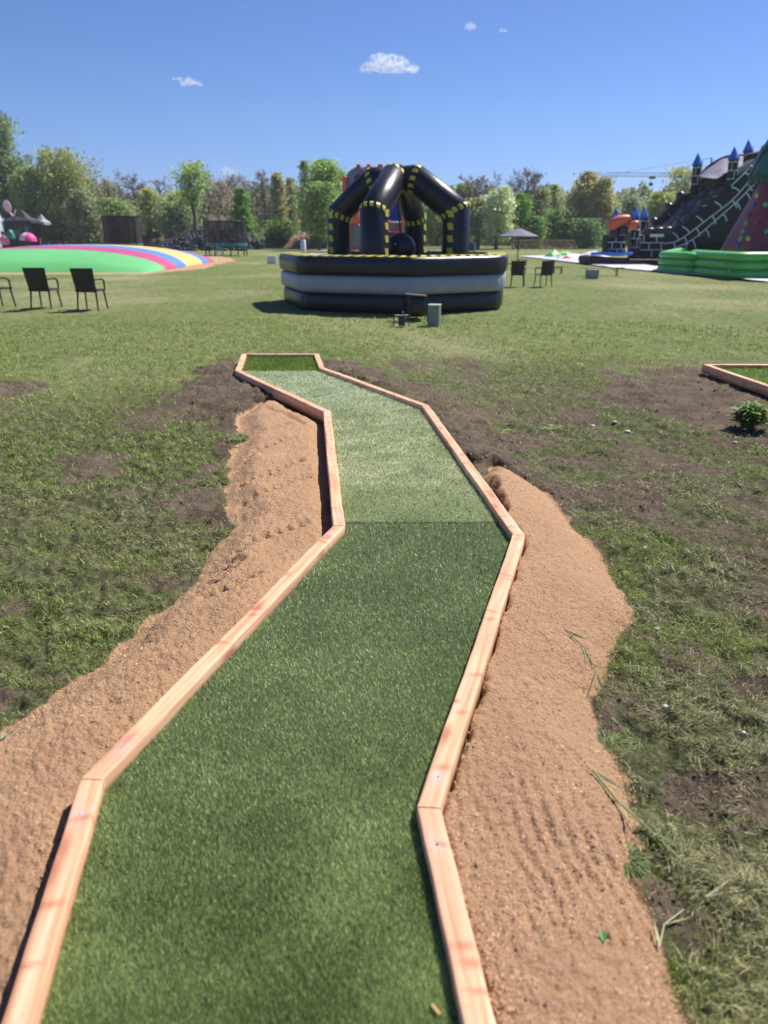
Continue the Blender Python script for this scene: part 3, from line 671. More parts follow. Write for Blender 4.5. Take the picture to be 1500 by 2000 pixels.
for i, (px, py, r, lb) in enumerate([(1298, 1390, .013, 'small white stone in the grass right of the right sand bank'), (1448, 1452, .009, 'pale pebble in trampled grass near the right photo edge'),
        (1282, 1228, .012, 'pale flat pebble on dark clippings beside the sand bulge'), (1158, 828, .025, 'leftmost pale stone among the clippings below the right soil heap'),
        (1226, 838, .028, 'elongated pale stone below the right soil heap'), (1200, 826, .02, 'small pale stone between two larger ones below the right soil heap'),
        (1436, 864, .02, 'pale stone on bare soil in front of the leafy weed'), (1455, 840, .018, 'white pebble at the foot of the leafy weed'), (1258, 1078, .011, 'tiny pale pebble in dark grass right of the lane corner')]):
    q = G(px, py); b = MB().ball((0, 0, 0), r, 7, 5, (1, .8, .55)); b.v = [(x * (.85 + .3 * random.random()), y * (.85 + .3 * random.random()), z) for x, y, z in b.v]
    o = b.build('pebble', STONE, smooth=True); o.location = (q.x, q.y, gz(q.x, q.y) + r * .4); tag(o, lb, 'pebble')

# ------------------------------------------------------------------ wrecking ball inflatable
PVC = mat('black vinyl', (.013, .013, .020), .36, .2, 3, .35, 5, spec=.42)
PVG = mat('grey vinyl', (.30, .32, .36), .42, .08, 3, .25, 7, spec=.5)
PVY = mat('yellow vinyl', (.62, .56, .07), .45, .06, 5, spec=.4)
WC = Vector((.27, 18.25, FZ)); WR = 2.83
wip = thing('wrecking_ball_inflatable', 'round black and grey inflatable ring arena with yellow hazard dashes and four arches', 'inflatable', WC)
ANG = [4 + k * 360 / 7 for k in range(7)]
def wv(k, r): a = R(ANG[k % 7]); return Vector((math.sin(a) * r, -math.cos(a) * r, 0))
def ring_pt(k, s, th, z0, z1, r_out, wid, off=0.0):
    """facet k, s along it 0..1, th profile angle (0 out, 90 up)"""
    pinch = (1 - (2 * abs(s - .5)) ** 5)
    h = (z1 - z0) / 2; a = wid / 2; b = h * (.985 + .015 * pinch)
    P = wv(k, 1) * (1 - s) + wv(k + 1, 1) * s
    c, sn = math.cos(th), math.sin(th); e = .34
    cx = math.copysign(abs(c) ** e, c) * (a + off); cz = math.copysign(abs(sn) ** .6, sn) * (b + off)
    bulge = (-.085 + .11 * pinch ** .7) * (1 if c > 0 else -1) * abs(c)
    return P * ((r_out - wid / 2) + cx + bulge) + Vector((0, 0, (z0 + z1) / 2 + cz))
def ring(name, z0, z1, r_out, wid, m, label=None):
    b = MB(); NS = 16; NP = 20; v = []
    for k in range(7):
        for i in range(NS + 1):
            s = i / NS; s = .5 - .5 * math.cos(math.pi * s) if True else s
            for j in range(NP): v.append(ring_pt(k, s, 2 * math.pi * j / NP, z0, z1, r_out, wid))
    f = [(k * (NS + 1) * NP + i * NP + j, k * (NS + 1) * NP + (i + 1) * NP + j, k * (NS + 1) * NP + (i + 1) * NP + (j + 1) % NP, k * (NS + 1) * NP + i * NP + (j + 1) % NP) for k in range(7) for i in range(NS) for j in range(NP)]
    o = b.add(v, f).build(name, m, wip, smooth=True, fix=True)
    if label: o['label'] = label
    return o
ring('wall_tube', 0.0, .40, WR - .06, .62, PVC, 'black bottom tube of the ring wall'); ring('wall_tube', .385, .76, WR - .01, .62, PVG, 'grey middle tube of the ring wall'); ring('wall_tube', .745, 1.14, WR + .02, .66, PVC, 'black top tube of the ring wall with yellow dashes')
def dash(p00, p10, p11, p01): MBd.add([p00, p10, p11, p01], [(0, 1, 2, 3)])
def patch(fn, u0, u1, v0, v1, skew, parent, name='yellow_dash'):
    b = MB(); n = 4; v = [fn(u0 + (u1 - u0) * i / n + skew * (j / n), v0 + (v1 - v0) * j / n) for i in range(n + 1) for j in range(n + 1)]
    f = [(i * (n + 1) + j, (i + 1) * (n + 1) + j, (i + 1) * (n + 1) + j + 1, i * (n + 1) + j + 1) for i in range(n) for j in range(n)]
    return b.add(v, f).build(name, PVY, parent, smooth=True)
top_ring = [c for c in wip.children if 'top' in c.get('label', '')][0]
for k in range(7):
    for i in range(10):
        u = (i + .2) / 10
        patch(lambda uu, vv: ring_pt(k, min(.999, max(.001, uu)), vv, .745, 1.14, WR + .02, .66, .006), u, u + .058, R(58), R(98), .042, top_ring)
# raised inner floor
b = MB(); ft = [wv(k, WR - .5) for k in range(7)]; b.prism([(p.x, p.y, .02) for p in ft], .84, (0, 0, 1)); b.build('inflated_floor', PVC, wip, fix=True)
HUBZ = 2.80
LEG = {}
def leg_path(dx, dy, knee_z, top_r, base_r=1.42):
    L = math.hypot(dx, dy); u = Vector((dx / L, dy / L, 0))
    return [u * base_r + Vector((0, 0, .75)), u * base_r + Vector((0, 0, knee_z)), u * top_r + Vector((0, 0, HUBZ - .1)), u * .05 + Vector((0, 0, HUBZ - .12))]
r20 = R(20)
specs = [('right', (math.cos(r20), -math.sin(r20)), 2.02, .47, .31, -28), ('front', (-math.sin(r20), -math.cos(r20)), 1.98, .22, .31, 62), ('left', (-math.cos(r20), math.sin(r20)), 1.98, .55, .28, -38), ('back', (math.sin(r20), math.cos(r20)), 1.92, .40, .28, 62)]
def frame_of(a, b):
    t = (b - a).normalized(); ref = Vector((0, -1, 0)) - t * (-t.y); 
    if ref.length < .2: ref = Vector((1, 0, 0)) - t * t.x
    ref.normalize(); return t, ref, ref.cross(t)
for nm, (dx, dy), kz, tr, rad, phi in specs:
    P = leg_path(dx, dy, kz, tr); legn = {'right': 'right hand', 'front': 'front', 'left': 'left hand', 'back': 'rear'}[nm]
    o = MB().tube([P[0], P[0] * .7 + P[1] * .3, P[1], P[1] * .5 + P[2] * .5, P[2], P[3]], [rad * .98, rad, rad * .97, rad, rad * .95, rad * .9], 28).build('arch_leg', PVC, wip, smooth=True)
    for seg, (a, b_) in enumerate(((P[0], P[1]), (P[1], P[2]))):
        t, e1, e2 = frame_of(a, b_); Ls = (b_ - a).length
        fn = lambda u, v, a=a, t=t, e1=e1, e2=e2: a + t * u + (e1 * math.cos(v) + e2 * math.sin(v)) * (rad * 1.012 + .004)
        sgn = -1
        if seg == 0:
            n_ = 5
            ph = R(phi) * (-1)
            for i in range(n_):
                u = .12 + i * .255
                patch(lambda vv, uu: fn(uu, vv), ph - .26, ph + .16, u, u + .14, .10, o)
    # dashes round the knee on the mitre plane and round the top bend
    def mitre_patch(Pm, ta, tb, v, du):
        tm = (ta + tb).normalized(); a1, a2 = frame_of(Vector((0, 0, 0)), ta)[1:]
        bis = (tb - ta).normalized()
        def fn(uu, vv):
            d = a1 * math.cos(vv) + a2 * math.sin(vv)
            # point of the leg surface on the mitre plane, moved along the leg by uu
            s = -(d.dot(tm)) / ta.dot(tm) * rad
            return Pm + d * (rad * 1.02 + .004) + ta * (s * 1.0 - abs(uu)) if uu < 0 else None
        return fn
    ta = (P[1] - P[0]).normalized(); tb = (P[2] - P[1]).normalized(); tm = (ta + tb).normalized(); a1, a2 = frame_of(P[0], P[1])[1:]
    for q in range(14):
        v = q * 2 * math.pi / 14
        def fk(uu, vv):
            d = a1 * math.cos(vv) + a2 * math.sin(vv); s = -(d.dot(tm)) / ta.dot(tm) * rad * .985
            base = P[1] + d * (rad * 1.0 + .005) + ta * s
            if uu < 0: return base + ta * uu
            tb_off = tb * uu; return base + tb_off
        patch(lambda vv, uu: fk(uu, vv), v, v + .25, -.055, .075, .06, o)
    tc_ = (P[3] - P[2]).normalized(); tm2 = (tb + tc_).normalized(); b1, b2 = frame_of(P[1], P[2])[1:]
    for q in range(12):
        v = q * 2 * math.pi / 12
        def ft_(uu, vv):
            d = b1 * math.cos(vv) + b2 * math.sin(vv); s = -(d.dot(tm2)) / tb.dot(tm2) * rad * .95
            base = P[2] + d * (rad * .955 + .008) + tb * s
            return base + (tb if uu < 0 else tc_) * uu
        patch(lambda vv, uu: ft_(uu, vv), v, v + .27, -.08, .05, .06, o)
MB().ball((0, 0, HUBZ - .14), .40, 20, 12, (1, 1, .8)).build('hub', PVC, wip, smooth=True)
ball_o = MB().ball((0, 0, 0), .34, 24, 16).build('wrecking_ball', PVC, None, smooth=True); tag(ball_o, 'large black ball hanging between the arch legs of the round inflatable', 'ball'); ball_o.location = WC + Vector((.10, -.55, 1.24))
MB().ball((-.12, -.33, .1), .03, 8, 6).build('valve', PVG, ball_o, smooth=True)
MB().tube([(0, 0, .32), (-.08, .5, 1.4)], .02, 6).build('hanging_strap', PVC, ball_o)
# blower and cabinet in front
BLK = mat('black plastic', (.02, .02, .022), .45, .2, 20)
q = G(846, 637); cab = thing('metal_box', 'grey green upright metal cabinet in front of the round black inflatable', 'cabinet', q, R(-14)); cab.scale = (.80, .80, .78)
CABM = mat('grey green enamel', (.20, .23, .19), .4, .1, 10, .2, 40)
MB().box((0, .12, .23), (.26, .26, .46)).build('body', CABM, cab, bevel=.015); MB().box((0, .12, .468), (.275, .275, .02)).build('lid', mat('pale enamel', (.6, .62, .58), .3), cab, bevel=.008)
q = G(812, 628); bl = thing('blower', 'black electric blower with frame feeding the round inflatable, left of the cabinet', 'blower', q, R(5))
MB().lathe([(.02, -.14), (.19, -.13), (.20, -.10), (.20, .10), (.19, .13), (.02, .14)], (0, 0, 0), 20).build('housing', BLK, bl, smooth=False, bevel=.01); bl.children[0].rotation_euler = (R(90), 0, R(90)); bl.children[0].location = (0.05, .16, .27)
MB().box((.06, .38, .17), (.26, .32, .22)).build('outlet', BLK, bl, bevel=.02); MB().tube([(0.06, .40, .18), (.05, .72, .2)], [.14, .17], 14).build('air_duct', PVC, bl, smooth=True)
MB().tube([(-.12, .02, 0), (-.12, .02, .46), (.22, .02, .46), (.22, .02, 0)], .012, 6).tube([(-.12, .30, 0), (-.12, .30, .46), (.22, .30, .46), (.22, .30, 0)], .012, 6).build('frame', BLK, bl)
MB().box((.02, .16, .475), (.40, .30, .02), Matrix.Rotation(.08, 3, 'Y')).build('cover_plate', mat('dusty black', (.13, .12, .13), .4), bl, bevel=.006)
q = G(785, 638); pm = thing('junction_box', 'small black power junction box on legs in the grass left of the blower', 'power box', q, R(8))
MB().box((0, .05, .10), (.11, .10, .17)).build('body', BLK, pm, bevel=.01); MB().box((0, .05, .195), (.24, .12, .015)).build('top_plate', mat('grey plate', (.4, .42, .44), .4), pm)
MB().tube([(-.14, .05, 0), (-.14, .05, .20), (.14, .05, .20), (.14, .05, 0)], .01, 6).build('frame', BLK, pm); MB().lathe([(.012, .2), (.016, .25), (.004, .26)], (.02, .05, 0), 8).build('knob', BLK, pm)
# anchoring strap and stakes at the left
o = MB().tube([G(543, 588), G(560, 592), G(590, 604)], .012, 5).build('strap', PVY); tag(o, 'thin yellow anchor strap on the grass at the left foot of the round inflatable', 'strap')

# ------------------------------------------------------------------ slide inflatable behind it
PGR = mat('mid grey vinyl', (.20, .21, .25), .4, .1, 2, .2, 5); PRD = mat('red vinyl', (.85, .14, .07), .4, .08, 3); PBL = mat('blue vinyl', (.02, .05, .42), .4, .1, 3); PDK = mat('dark red vinyl', (.16, .03, .03), .5)
Y0 = 40.0; 
def pt(px, py, Y=Y0): p = at(px, py, Y); return (p.x, Y, p.z)
def puff(name, pxs, Y, depth, m, parent, bev=.12, seg=3):
    v = [Vector(pt(a, b, Y)) for a, b in pxs]; par = Vector(parent.location) if parent else Vector((0, 0, 0)); v = [p - par for p in v]
    return MB().prism(v, depth, (0, 1, 0)).build(name, m, parent, smooth=False, bevel=bev, seg=seg, fix=True)
def smooth_by_angle(o, ang=R(50)):
    me = o.data
    me.polygons.foreach_set('use_smooth', [True] * len(me.polygons))
    try: me.set_sharp_from_angle(angle=ang)
    except Exception: pass
o0 = at(735, 505, Y0); fire = thing('inflatable_slide', 'tall grey and red inflatable slide with blue lane behind the round black arena', 'inflatable slide', (o0.x, Y0, FZ))
rp = lambda x0, x1, y0, y1, r: [(x0, y1), (x0, y0 + r), (x0 + r * .3, y0 + r * .3), (x0 + r, y0), (x1 - r, y0), (x1 - r * .3, y0 + r * .3), (x1, y0 + r), (x1, y1)]
puff('rear_tower', rp(674, 806, 324, 510, 22), Y0 + 3, 3, PGR, fire, .3)
puff('side_wall', [(676, 512), (676, 420), (684, 392), (700, 392), (706, 420), (706, 512)], Y0 + .2, 3.0, PGR, fire, .2)
puff('side_wall', [(786, 512), (786, 400), (794, 380), (803, 392), (806, 420), (806, 512)], Y0 + .2, 3.0, PGR, fire, .2)
puff('slide_lane', [(704, 512), (704, 372), (788, 372), (788, 512)], Y0 + 2.2, .6, PBL, fire, .05)
puff('front_wall', rp(684, 804, 432, 452, 8), Y0 - .7, .8, PGR, fire, .15); puff('front_skirt', [(704, 512), (704, 454), (804, 454), (804, 512)], Y0 - .6, .7, PBL, fire, .08)
puff('front_post', rp(684, 706, 436, 486, 8), Y0 - 1.1, .8, PGR, fire, .12); puff('red_block', [(684, 512), (684, 484), (706, 484), (706, 512)], Y0 - 1.15, .9, PRD, fire, .1)
puff('window', rp(692, 742, 340, 366, 6), Y0 + 2.9, .3, PDK, fire, .06); puff('window', rp(754, 796, 340, 366, 6), Y0 + 2.9, .3, PDK, fire, .06)
for i, (x0, x1, y0, y1) in enumerate([(696, 704, 320, 326), (716, 724, 320, 326), (738, 748, 320, 326), (758, 768, 320, 326), (778, 786, 320, 326), (668, 677, 344, 374), (668, 679, 380, 420), (680, 702, 412, 438), (732, 742, 430, 435), (704, 804, 451, 454), (678, 686, 440, 510), (785, 789, 400, 450), (752, 762, 430, 435)]):
    puff('red_stripe', [(x0, y1), (x0, y0), (x1, y0), (x1, y1)], Y0 + (2.86 if i < 7 else -1.2), .5, PRD, fire, .03, 1)
puff('yellow_mat', [(680, 514), (680, 508), (806, 508), (806, 514)], Y0 - 1.4, 1.2, PVY, fire, .02, 1)
for c in fire.children: smooth_by_angle(c)

# ------------------------------------------------------------------ jumping pillow
PX1, PYa, PYb, PH = -9.35, 32.4, 46.8, 1.0
pil = thing('jumping_pillow', 'huge air filled jumping pillow with green, pink, blue and yellow stripes at left', 'jumping pillow', (-15.3, (PYa + PYb) / 2, FZ))
cols = [('green', (.15, .50, .16)), ('pink', (.50, .075, .17)), ('blue', (.09, .24, .66)), ('yellow', (.72, .52, .15)), ('blue', (.09, .24, .66)), ('pink', (.50, .075, .17)), ('green', (.15, .50, .16))]
bnd = [0, .17, .305, .425, .67, .775, .90, 1.0]
PXc = -14.9; hx = PX1 - PXc; hy = (PYb - PYa) / 2
for k, (cn, c) in enumerate(cols):
    NX, NY = 80, 8; v = []
    for i in range(NX + 1):
        for j in range(NY + 1):
            ty = (bnd[k] + (bnd[k + 1] - bnd[k]) * j / NY) * 2 - 1
            u = -1 + 2 * (i / NX); u = math.sin(u * math.pi / 2) if True else u
            ext = (1 - abs(ty) ** 5) ** (1 / 5) if abs(ty) < 1 else 0
            ext = .93 + .07 * ext if abs(ty) < 1 else .93
            w_ = (1 - u) / 2 * .15 * min(1, (bnd[k] + (bnd[k + 1] - bnd[k]) * j / NY) / .17); ty = ty + (1 - ty) * w_
            x = u * hx * ext; a = max(0, 1 - abs(u) ** 2.6); b_ = max(0, 1 - abs(ty) ** 2.4)
            z = PH * (a * b_) ** .55 + .02; v.append((x, ty * hy, z))
    f = [(i * (NY + 1) + j, (i + 1) * (NY + 1) + j, (i + 1) * (NY + 1) + j + 1, i * (NY + 1) + j + 1) for i in range(NX) for j in range(NY)]
    o = MB().add(v, f).build('fabric_stripe', mat('pillow ' + cn, c, .45, .06, .6, .15, 2, spec=.4), pil, smooth=True); o['label'] = cn + ' stripe of the jumping pillow'

# ------------------------------------------------------------------ armchairs
CH = mat('dark brown rattan', (.022, .018, .017), .5, .25, 40, .5, 90)
def make_chair(label, px, py, rz, sc, group=None):
    q = G(px, py); t = thing('armchair', label, 'chair', q, rz, group); t.scale = (sc, sc, sc)
    b = MB().box((0, 0, .43), (.50, .46, .035)); b.build('seat', CH, t, bevel=.012)
    rot = Matrix.Rotation(R(12), 3, 'X')
    b = MB(); v = []                                  # woven back: slightly curved panel
    for s_ in (0, 1):
        for i in range(7):
            for j in range(5):
                x = (-.5 + i / 6) * (.44 + .05 * j / 4); z = .40 + .50 * j / 4; y = -.225 - .12 * j / 4 - .03 * (1 - (2 * i / 6 - 1) ** 2) + s_ * .025; v.append((x, y, z))
    f = [(s_ * 35 + i * 5 + j, s_ * 35 + (i + 1) * 5 + j, s_ * 35 + (i + 1) * 5 + j + 1, s_ * 35 + i * 5 + j + 1) for s_ in (0, 1) for i in range(6) for j in range(4)]
    f += [(i * 5, (i + 1) * 5, 35 + (i + 1) * 5, 35 + i * 5) for i in range(6)] + [(i * 5 + 4, (i + 1) * 5 + 4, 35 + (i + 1) * 5 + 4, 35 + i * 5 + 4) for i in range(6)] + [(j, j + 1, 36 + j, 35 + j) for j in range(4)] + [(30 + j, 31 + j, 66 + j, 65 + j) for j in range(4)]
    b.add(v, f).build('backrest', CH, t, fix=True)
    for sx in (-1, 1):
        MB().tube([(sx * .20, -.20, .42), (sx * .23, -.26, 0)], [.022, .016], 8).build('leg', CH, t)
        MB().tube([(sx * .21, .19, .42), (sx * .24, .24, 0)], [.022, .016], 8).build('leg', CH, t)
        MB().tube([(sx * .23, -.27, .66), (sx * .255, .06, .66), (sx * .255, .16, .61), (sx * .24, .19, .43)], [.018, .02, .02, .018], 8).build('armrest', CH, t)
    return t
make_chair('dark rattan armchair seen from behind, cut off by the left photo edge', 0, 601, R(-30), .98)
make_chair('middle dark rattan armchair of the three at left, seen from behind', 92, 604, R(-3), .98)
make_chair('rightmost dark rattan armchair of the three at left', 182, 606, R(-3), .98)
make_chair('dark rattan armchair half hidden behind the right side of the round inflatable', 1010, 560, R(-12), .86)
make_chair('dark rattan armchair standing right of the half hidden one near the parasol', 1060, 560, R(14), .86)

# ------------------------------------------------------------------ parasol, benches, tarps
def parasol(label, px, pyb, pyt, wpx, col, n=8, drop=.36):
    q = G(px, pyb); Y = q.y; s_ = (XP(px + 100, Y) - XP(px, Y)) / 100; top = ZP(pyt, Y) - FZ; w = wpx * s_ / 2
    t = thing('parasol', label, 'parasol', q); MB().tube([(0, 0, 0), (0, 0, top)], .03, 8).build('pole', BLK, t)
    v = [(0, 0, top)] + [(w * math.cos(2 * math.pi * i / n + .2), w * math.sin(2 * math.pi * i / n + .2), top - w * drop) for i in range(n)]
    v += [(x * 1.0, y * 1.0, z - .07) for x, y, z in v[1:]]
    MB().add(v, [(0, i + 1, (i + 1) % n + 1) for i in range(n)] + [(i + 1, i + 1 + n, (i + 1) % n + 1 + n, (i + 1) % n + 1) for i in range(n)]).build('canopy', mat(label[:12], col, .8), t)
    MB().lathe([(.02, top), (.03, top + .04), (.005, top + .09)], (0, 0, 0), 8).build('finial', BLK, t); MB().box((0, 0, .03), (.4, .4, .06)).build('base', BLK, t, bevel=.01)
    return t
parasol('open grey parasol on a dark pole right of the round inflatable', 1010, 514, 445, 82, (.16, .16, .20))
WD = mat('bench wood', (.42, .25, .11), .6, .2, 20); GRN = mat('dark metal', (.03, .04, .035), .5)
def bench(label, xa, xb, py, ptop):
    a = G(xa, py); b_ = G(xb, py); c = (a + b_) / 2; L = (b_ - a).length + .5; h = ZP(ptop, c.y) - FZ; t = thing('beer_bench', label, 'bench', c, math.atan2((b_ - a).y, (b_ - a).x))
    MB().box((0, 0, h), (L, .26, .03)).build('bench_top', WD, t, bevel=.006)
    for s_ in (-1, 1):
        x = s_ * (b_ - a).length / 2; MB().tube([(x, -.11, 0), (x, -.08, h)], .018, 6).tube([(x, .11, 0), (x, .08, h)], .018, 6).tube([(x, -.1, .06), (x, .1, .06)], .014, 6).tube([(x, 0, h * .5), (x - s_ * .25, 0, h - .01)], .012, 6).build('leg', GRN, t)
    return t
bench('folding wooden beer bench behind the two right armchairs', 1013, 1027, 519, 506)
bench('small folding beer bench right of the two right armchairs', 1081, 1096, 534, 520)
bench('long folding beer bench in front of the white tarp, with a crate before it', 1146, 1204, 539, 523)
q = G(1158, 545); cr = thing('crate', 'low grey box on the grass in front of the long beer bench', 'box', q, .05); MB().box((0, .15, .16), (.42, .3, .30)).build('body', mat('grey box', (.25, .25, .26), .6), cr, bevel=.02); MB().box((0, .15, .32), (.44, .32, .02)).build('lid', mat('grey lid', (.35, .35, .36), .6), cr, bevel=.005)
q = G(531, 515); cr = thing('crate', 'white plastic box on the grass left of the round inflatable', 'box', q, .1); MB().box((0, .2, .20), (.50, .4, .38)).build('body', mat('white box', (.7, .7, .72), .5), cr, bevel=.03); MB().box((0, .2, .40), (.52, .42, .03)).build('lid', mat('white lid', (.75, .75, .76), .5), cr, bevel=.01)
WT = mat('white tarp', (.62, .62, .70), .45, .12, 3, .5, 6)
def sheet(name, label, cat, px, z=.015, m=WT, bump=.05):
    P = [G(a, b) for a, b in px]; import bmesh
    bm = bmesh.new(); vs = [bm.verts.new((p.x, p.y, FZ + z)) for p in P]; f = bm.faces.new(vs); bmesh.ops.triangulate(bm, faces=[f]); bmesh.ops.subdivide_edges(bm, edges=bm.edges[:], cuts=5, use_grid_fill=True); bmesh.ops.triangulate(bm, faces=bm.faces[:])
    if f.is_valid and f.normal.z < 0: pass
    for v in bm.verts: v.co.z = FZ + .045 + z + bump * (float(fbm(np.array([v.co.x]), np.array([v.co.y]), 1.3, 3, 3)[0]) - .5) 
    bmesh.ops.recalc_face_normals(bm, faces=bm.faces); me = bpy.data.meshes.new(name); bm.to_mesh(me); bm.free(); me.materials.append(m); o = bpy.data.objects.new(name, me); COL.objects.link(o)
    c = sum(P, Vector()) / len(P); me.transform(Matrix.Translation(-Vector((c.x, c.y, FZ)))); o.location = (c.x, c.y, FZ); return tag(o, label, cat)
sheet('tarp', 'long white ground tarp running in front of the castle slide and climbing hill', 'tarp', [(1012, 501), (1075, 500), (1150, 505), (1185, 512), (1260, 519), (1330, 528), (1500, 548), (1500, 553), (1430, 546), (1300, 534), (1200, 525), (1100, 512)])
def heap(name, label, cat, px, py, w, h, m, seed, d=None, Yo=None):
    q = G(px, py); g_ = random.Random(seed); b = MB(); n = 20; k = 6; v = []
    for i in range(k + 1):
        for j in range(n):
            a = 2 * math.pi * j / n; t = i / k; rr = (1 - t ** 1.4) * (1 + .25 * math.sin(3 * a + seed) * (1 - t) + .2 * (g_.random() - .5)); v.append((w / 2 * rr * math.cos(a), (d or w) / 2 * rr * math.sin(a), h * (t ** .8) * (1 + .3 * (g_.random() - .5)) * (t < 1 or 1)))
    b.add(v, [(i * n + j, i * n + (j + 1) % n, (i + 1) * n + (j + 1) % n, (i + 1) * n + j) for i in range(k) for j in range(n)]); o = b.build(name, m, smooth=True); o.location = (q.x, q.y, FZ); return tag(o, label, cat)
heap('folded_inflatable', 'crumpled green deflated vinyl lying on the white tarp', 'deflated vinyl', 1080, 503, 1.1, .5, mat('lime vinyl', (.25, .6, .2), .5), 1)
heap('folded_inflatable', 'crumpled white deflated vinyl behind the white tarp', 'deflated vinyl', 1120, 506, 2.6, .35, mat('white vinyl', (.7, .7, .72), .5), 2)
heap('folded_inflatable', 'small red bundle on the edge of the white tarp', 'bundle', 1108, 507, .7, .3, PRD, 3)
heap('folded_inflatable', 'heap of white vinyl beside the blue landing mat', 'deflated vinyl', 1158, 505, 2.0, .5, mat('white vinyl', (.7, .7, .72), .5), 4)
heap('folded_inflatable', 'pale green heap of vinyl behind the red bundle', 'deflated vinyl', 1104, 501, 1.6, .35, mat('lime vinyl', (.25, .6, .2), .5), 5)

# ------------------------------------------------------------------ castle slide
CB = mat('castle black vinyl', (.012, .009, .013), .62, .2, 2, .25, 5, spec=.28); CBL = mat('cone blue vinyl', (.01, .13, .55), .4, .06, 4); CW = mat('white print', (.70, .72, .78), .6)
COR = mat('orange vinyl', (.75, .13, .05), .45, .15, 2, .2, 5); CGY = mat('awning fabric', (.22, .20, .26), .8, .1, 2, .3, 6)
CY = 41.5
CBG = mat('castle glossy bump vinyl', (.018, .014, .02), .34, .2, 2, .25, 5, spec=.5)
castle = thing('castle_slide', 'huge black inflatable castle slide with white brick print and blue cone towers', 'inflatable slide', (XP(1300, CY), CY, FZ))
co = Vector(castle.location)
def cpx(px, py, Y): return at(px, py, Y) - co
def cpuff(name, pxs, Y, depth, m, bev=.15, seg=3, parent=None, smooth=True):
    v = [cpx(a, b, Y) for a, b in pxs]; v = [Vector((p.x, Y - co.y, p.z)) for p in v]
    o = MB().prism(v, depth, (0, 1, 0)).build(name, m, parent or castle, bevel=bev, seg=seg, fix=True)
    if smooth: smooth_by_angle(o)
    return o
def crv(P, n=6):
    P = [Vector((a, b, 0)) for a, b in P]; out = []
    for i in range(len(P) - 1):
        p0 = P[max(0, i - 1)]; p1 = P[i]; p2 = P[i + 1]; p3 = P[min(len(P) - 1, i + 2)]
        for k in range(n):
            t = k / n; q = .5 * ((2 * p1) + (p2 - p0) * t + (2 * p0 - 5 * p1 + 4 * p2 - p3) * t * t + (3 * p1 - p0 - 3 * p2 + p3) * t ** 3); out.append((q.x, q.y))
    out.append((P[-1].x, P[-1].y)); return out
near_top = [(1292, 449), (1322, 449), (1328, 439), (1344, 437), (1349, 421), (1366, 417), (1370, 402), (1388, 399), (1392, 384), (1409, 381), (1413, 366), (1430, 362), (1440, 345), (1463, 328), (1500, 300), (1545, 275), (1610, 275)]
near = cpuff('side_wall', near_top + [(1610, 478), (1420, 478), (1350, 478), (1332, 490), (1310, 519), (1292, 519)], CY, 1.1, CB, .22); near['label'] = 'near side wall of the castle slide'
far_top = [(1284, 450), (1286, 434), (1297, 419), (1304, 411), (1313, 400), (1326, 396), (1331, 386), (1340, 377), (1356, 372), (1366, 350), (1378, 345), (1400, 345), (1420, 330), (1460, 300), (1500, 290)]
cpuff('side_wall', far_top + [(1500, 470), (1286, 500)], CY + 4.2, 1.0, CB, .2)['label'] = 'far side wall of the castle slide'
lane_px = [(1300, 452), (1330, 436), (1360, 410), (1392, 380), (1420, 350), (1446, 330), (1520, 300)]
cpuff('slide_lane', lane_px + [(1520, 480), (1300, 500)], CY + 1.1, 3.1, CB, .05)
for i, (cx, cy, r) in enumerate([(1329, 383, 8.5), (1306, 405, 8.5), (1277, 433, 8)]):
    p = cpx(cx, cy, CY + 4.4); MB().ball(p, r * .027, 12, 8, (1.1, 1.4, 1.15)).build('battlement', CBG, castle, smooth=True)
for i, (cx, cy, Yo) in enumerate([(1376, 381, 2.9), (1398, 377, 1.3), (1352, 403, 2.9), (1372, 399, 1.3), (1320, 430, 2.9), (1341, 430, 1.3), (1360, 416, 2.2), (1333, 420, 3.2)]):
    p = cpx(cx, cy, CY + Yo); o = MB().ball((0, 0, 0), .26, 14, 9, (1.0, 2.2, .95)).build('climbing_bump', CBG, castle, smooth=True); o.location = p
for i, (cx, cy) in enumerate([(1267, 453), (1285, 452), (1302, 451), (1198, 458), (1217, 450)]):
    p = cpx(cx, cy, CY - .2); o = MB().box((0, 0, 0), (.46, .6, .42)).build('battlement', CBG, castle, bevel=.14, seg=4); o.location = p; smooth_by_angle(o)
cpuff('raised_cushion', [(1398, 372), (1402, 350), (1410, 340), (1425, 334), (1428, 345), (1420, 368), (1412, 380), (1400, 382)], CY + 1.4, 1.6, CB, .2)
# front castle block and landing mat
cpuff('front_wall', [(1238, 519), (1238, 454), (1298, 454), (1298, 519)], CY - .1, 1.2, CB, .12)
cpuff('front_wall', [(1184, 500), (1186, 458), (1222, 458), (1222, 500)], CY - .1, 1.0, CB, .12)
cpuff('base_cushion', [(1153, 516), (1153, 502), (1165, 500), (1235, 506), (1300, 506), (1300, 519), (1200, 519)], CY - 1.3, 2.6, CB, .1)
v = [Vector((p.x, p.y, .50)) for p in (cpx(1153, 500, CY - 1.2), cpx(1234, 506, CY - 1.2), cpx(1242, 500, CY + 1.5), cpx(1170, 496, CY + 1.5))]
MB().prism(v, .14, (0, 0, 1)).build('landing_mat', mat('mat blue vinyl', (.02, .17, .62), .3, .2, 2, .6, 3), castle, bevel=.05, fix=True)
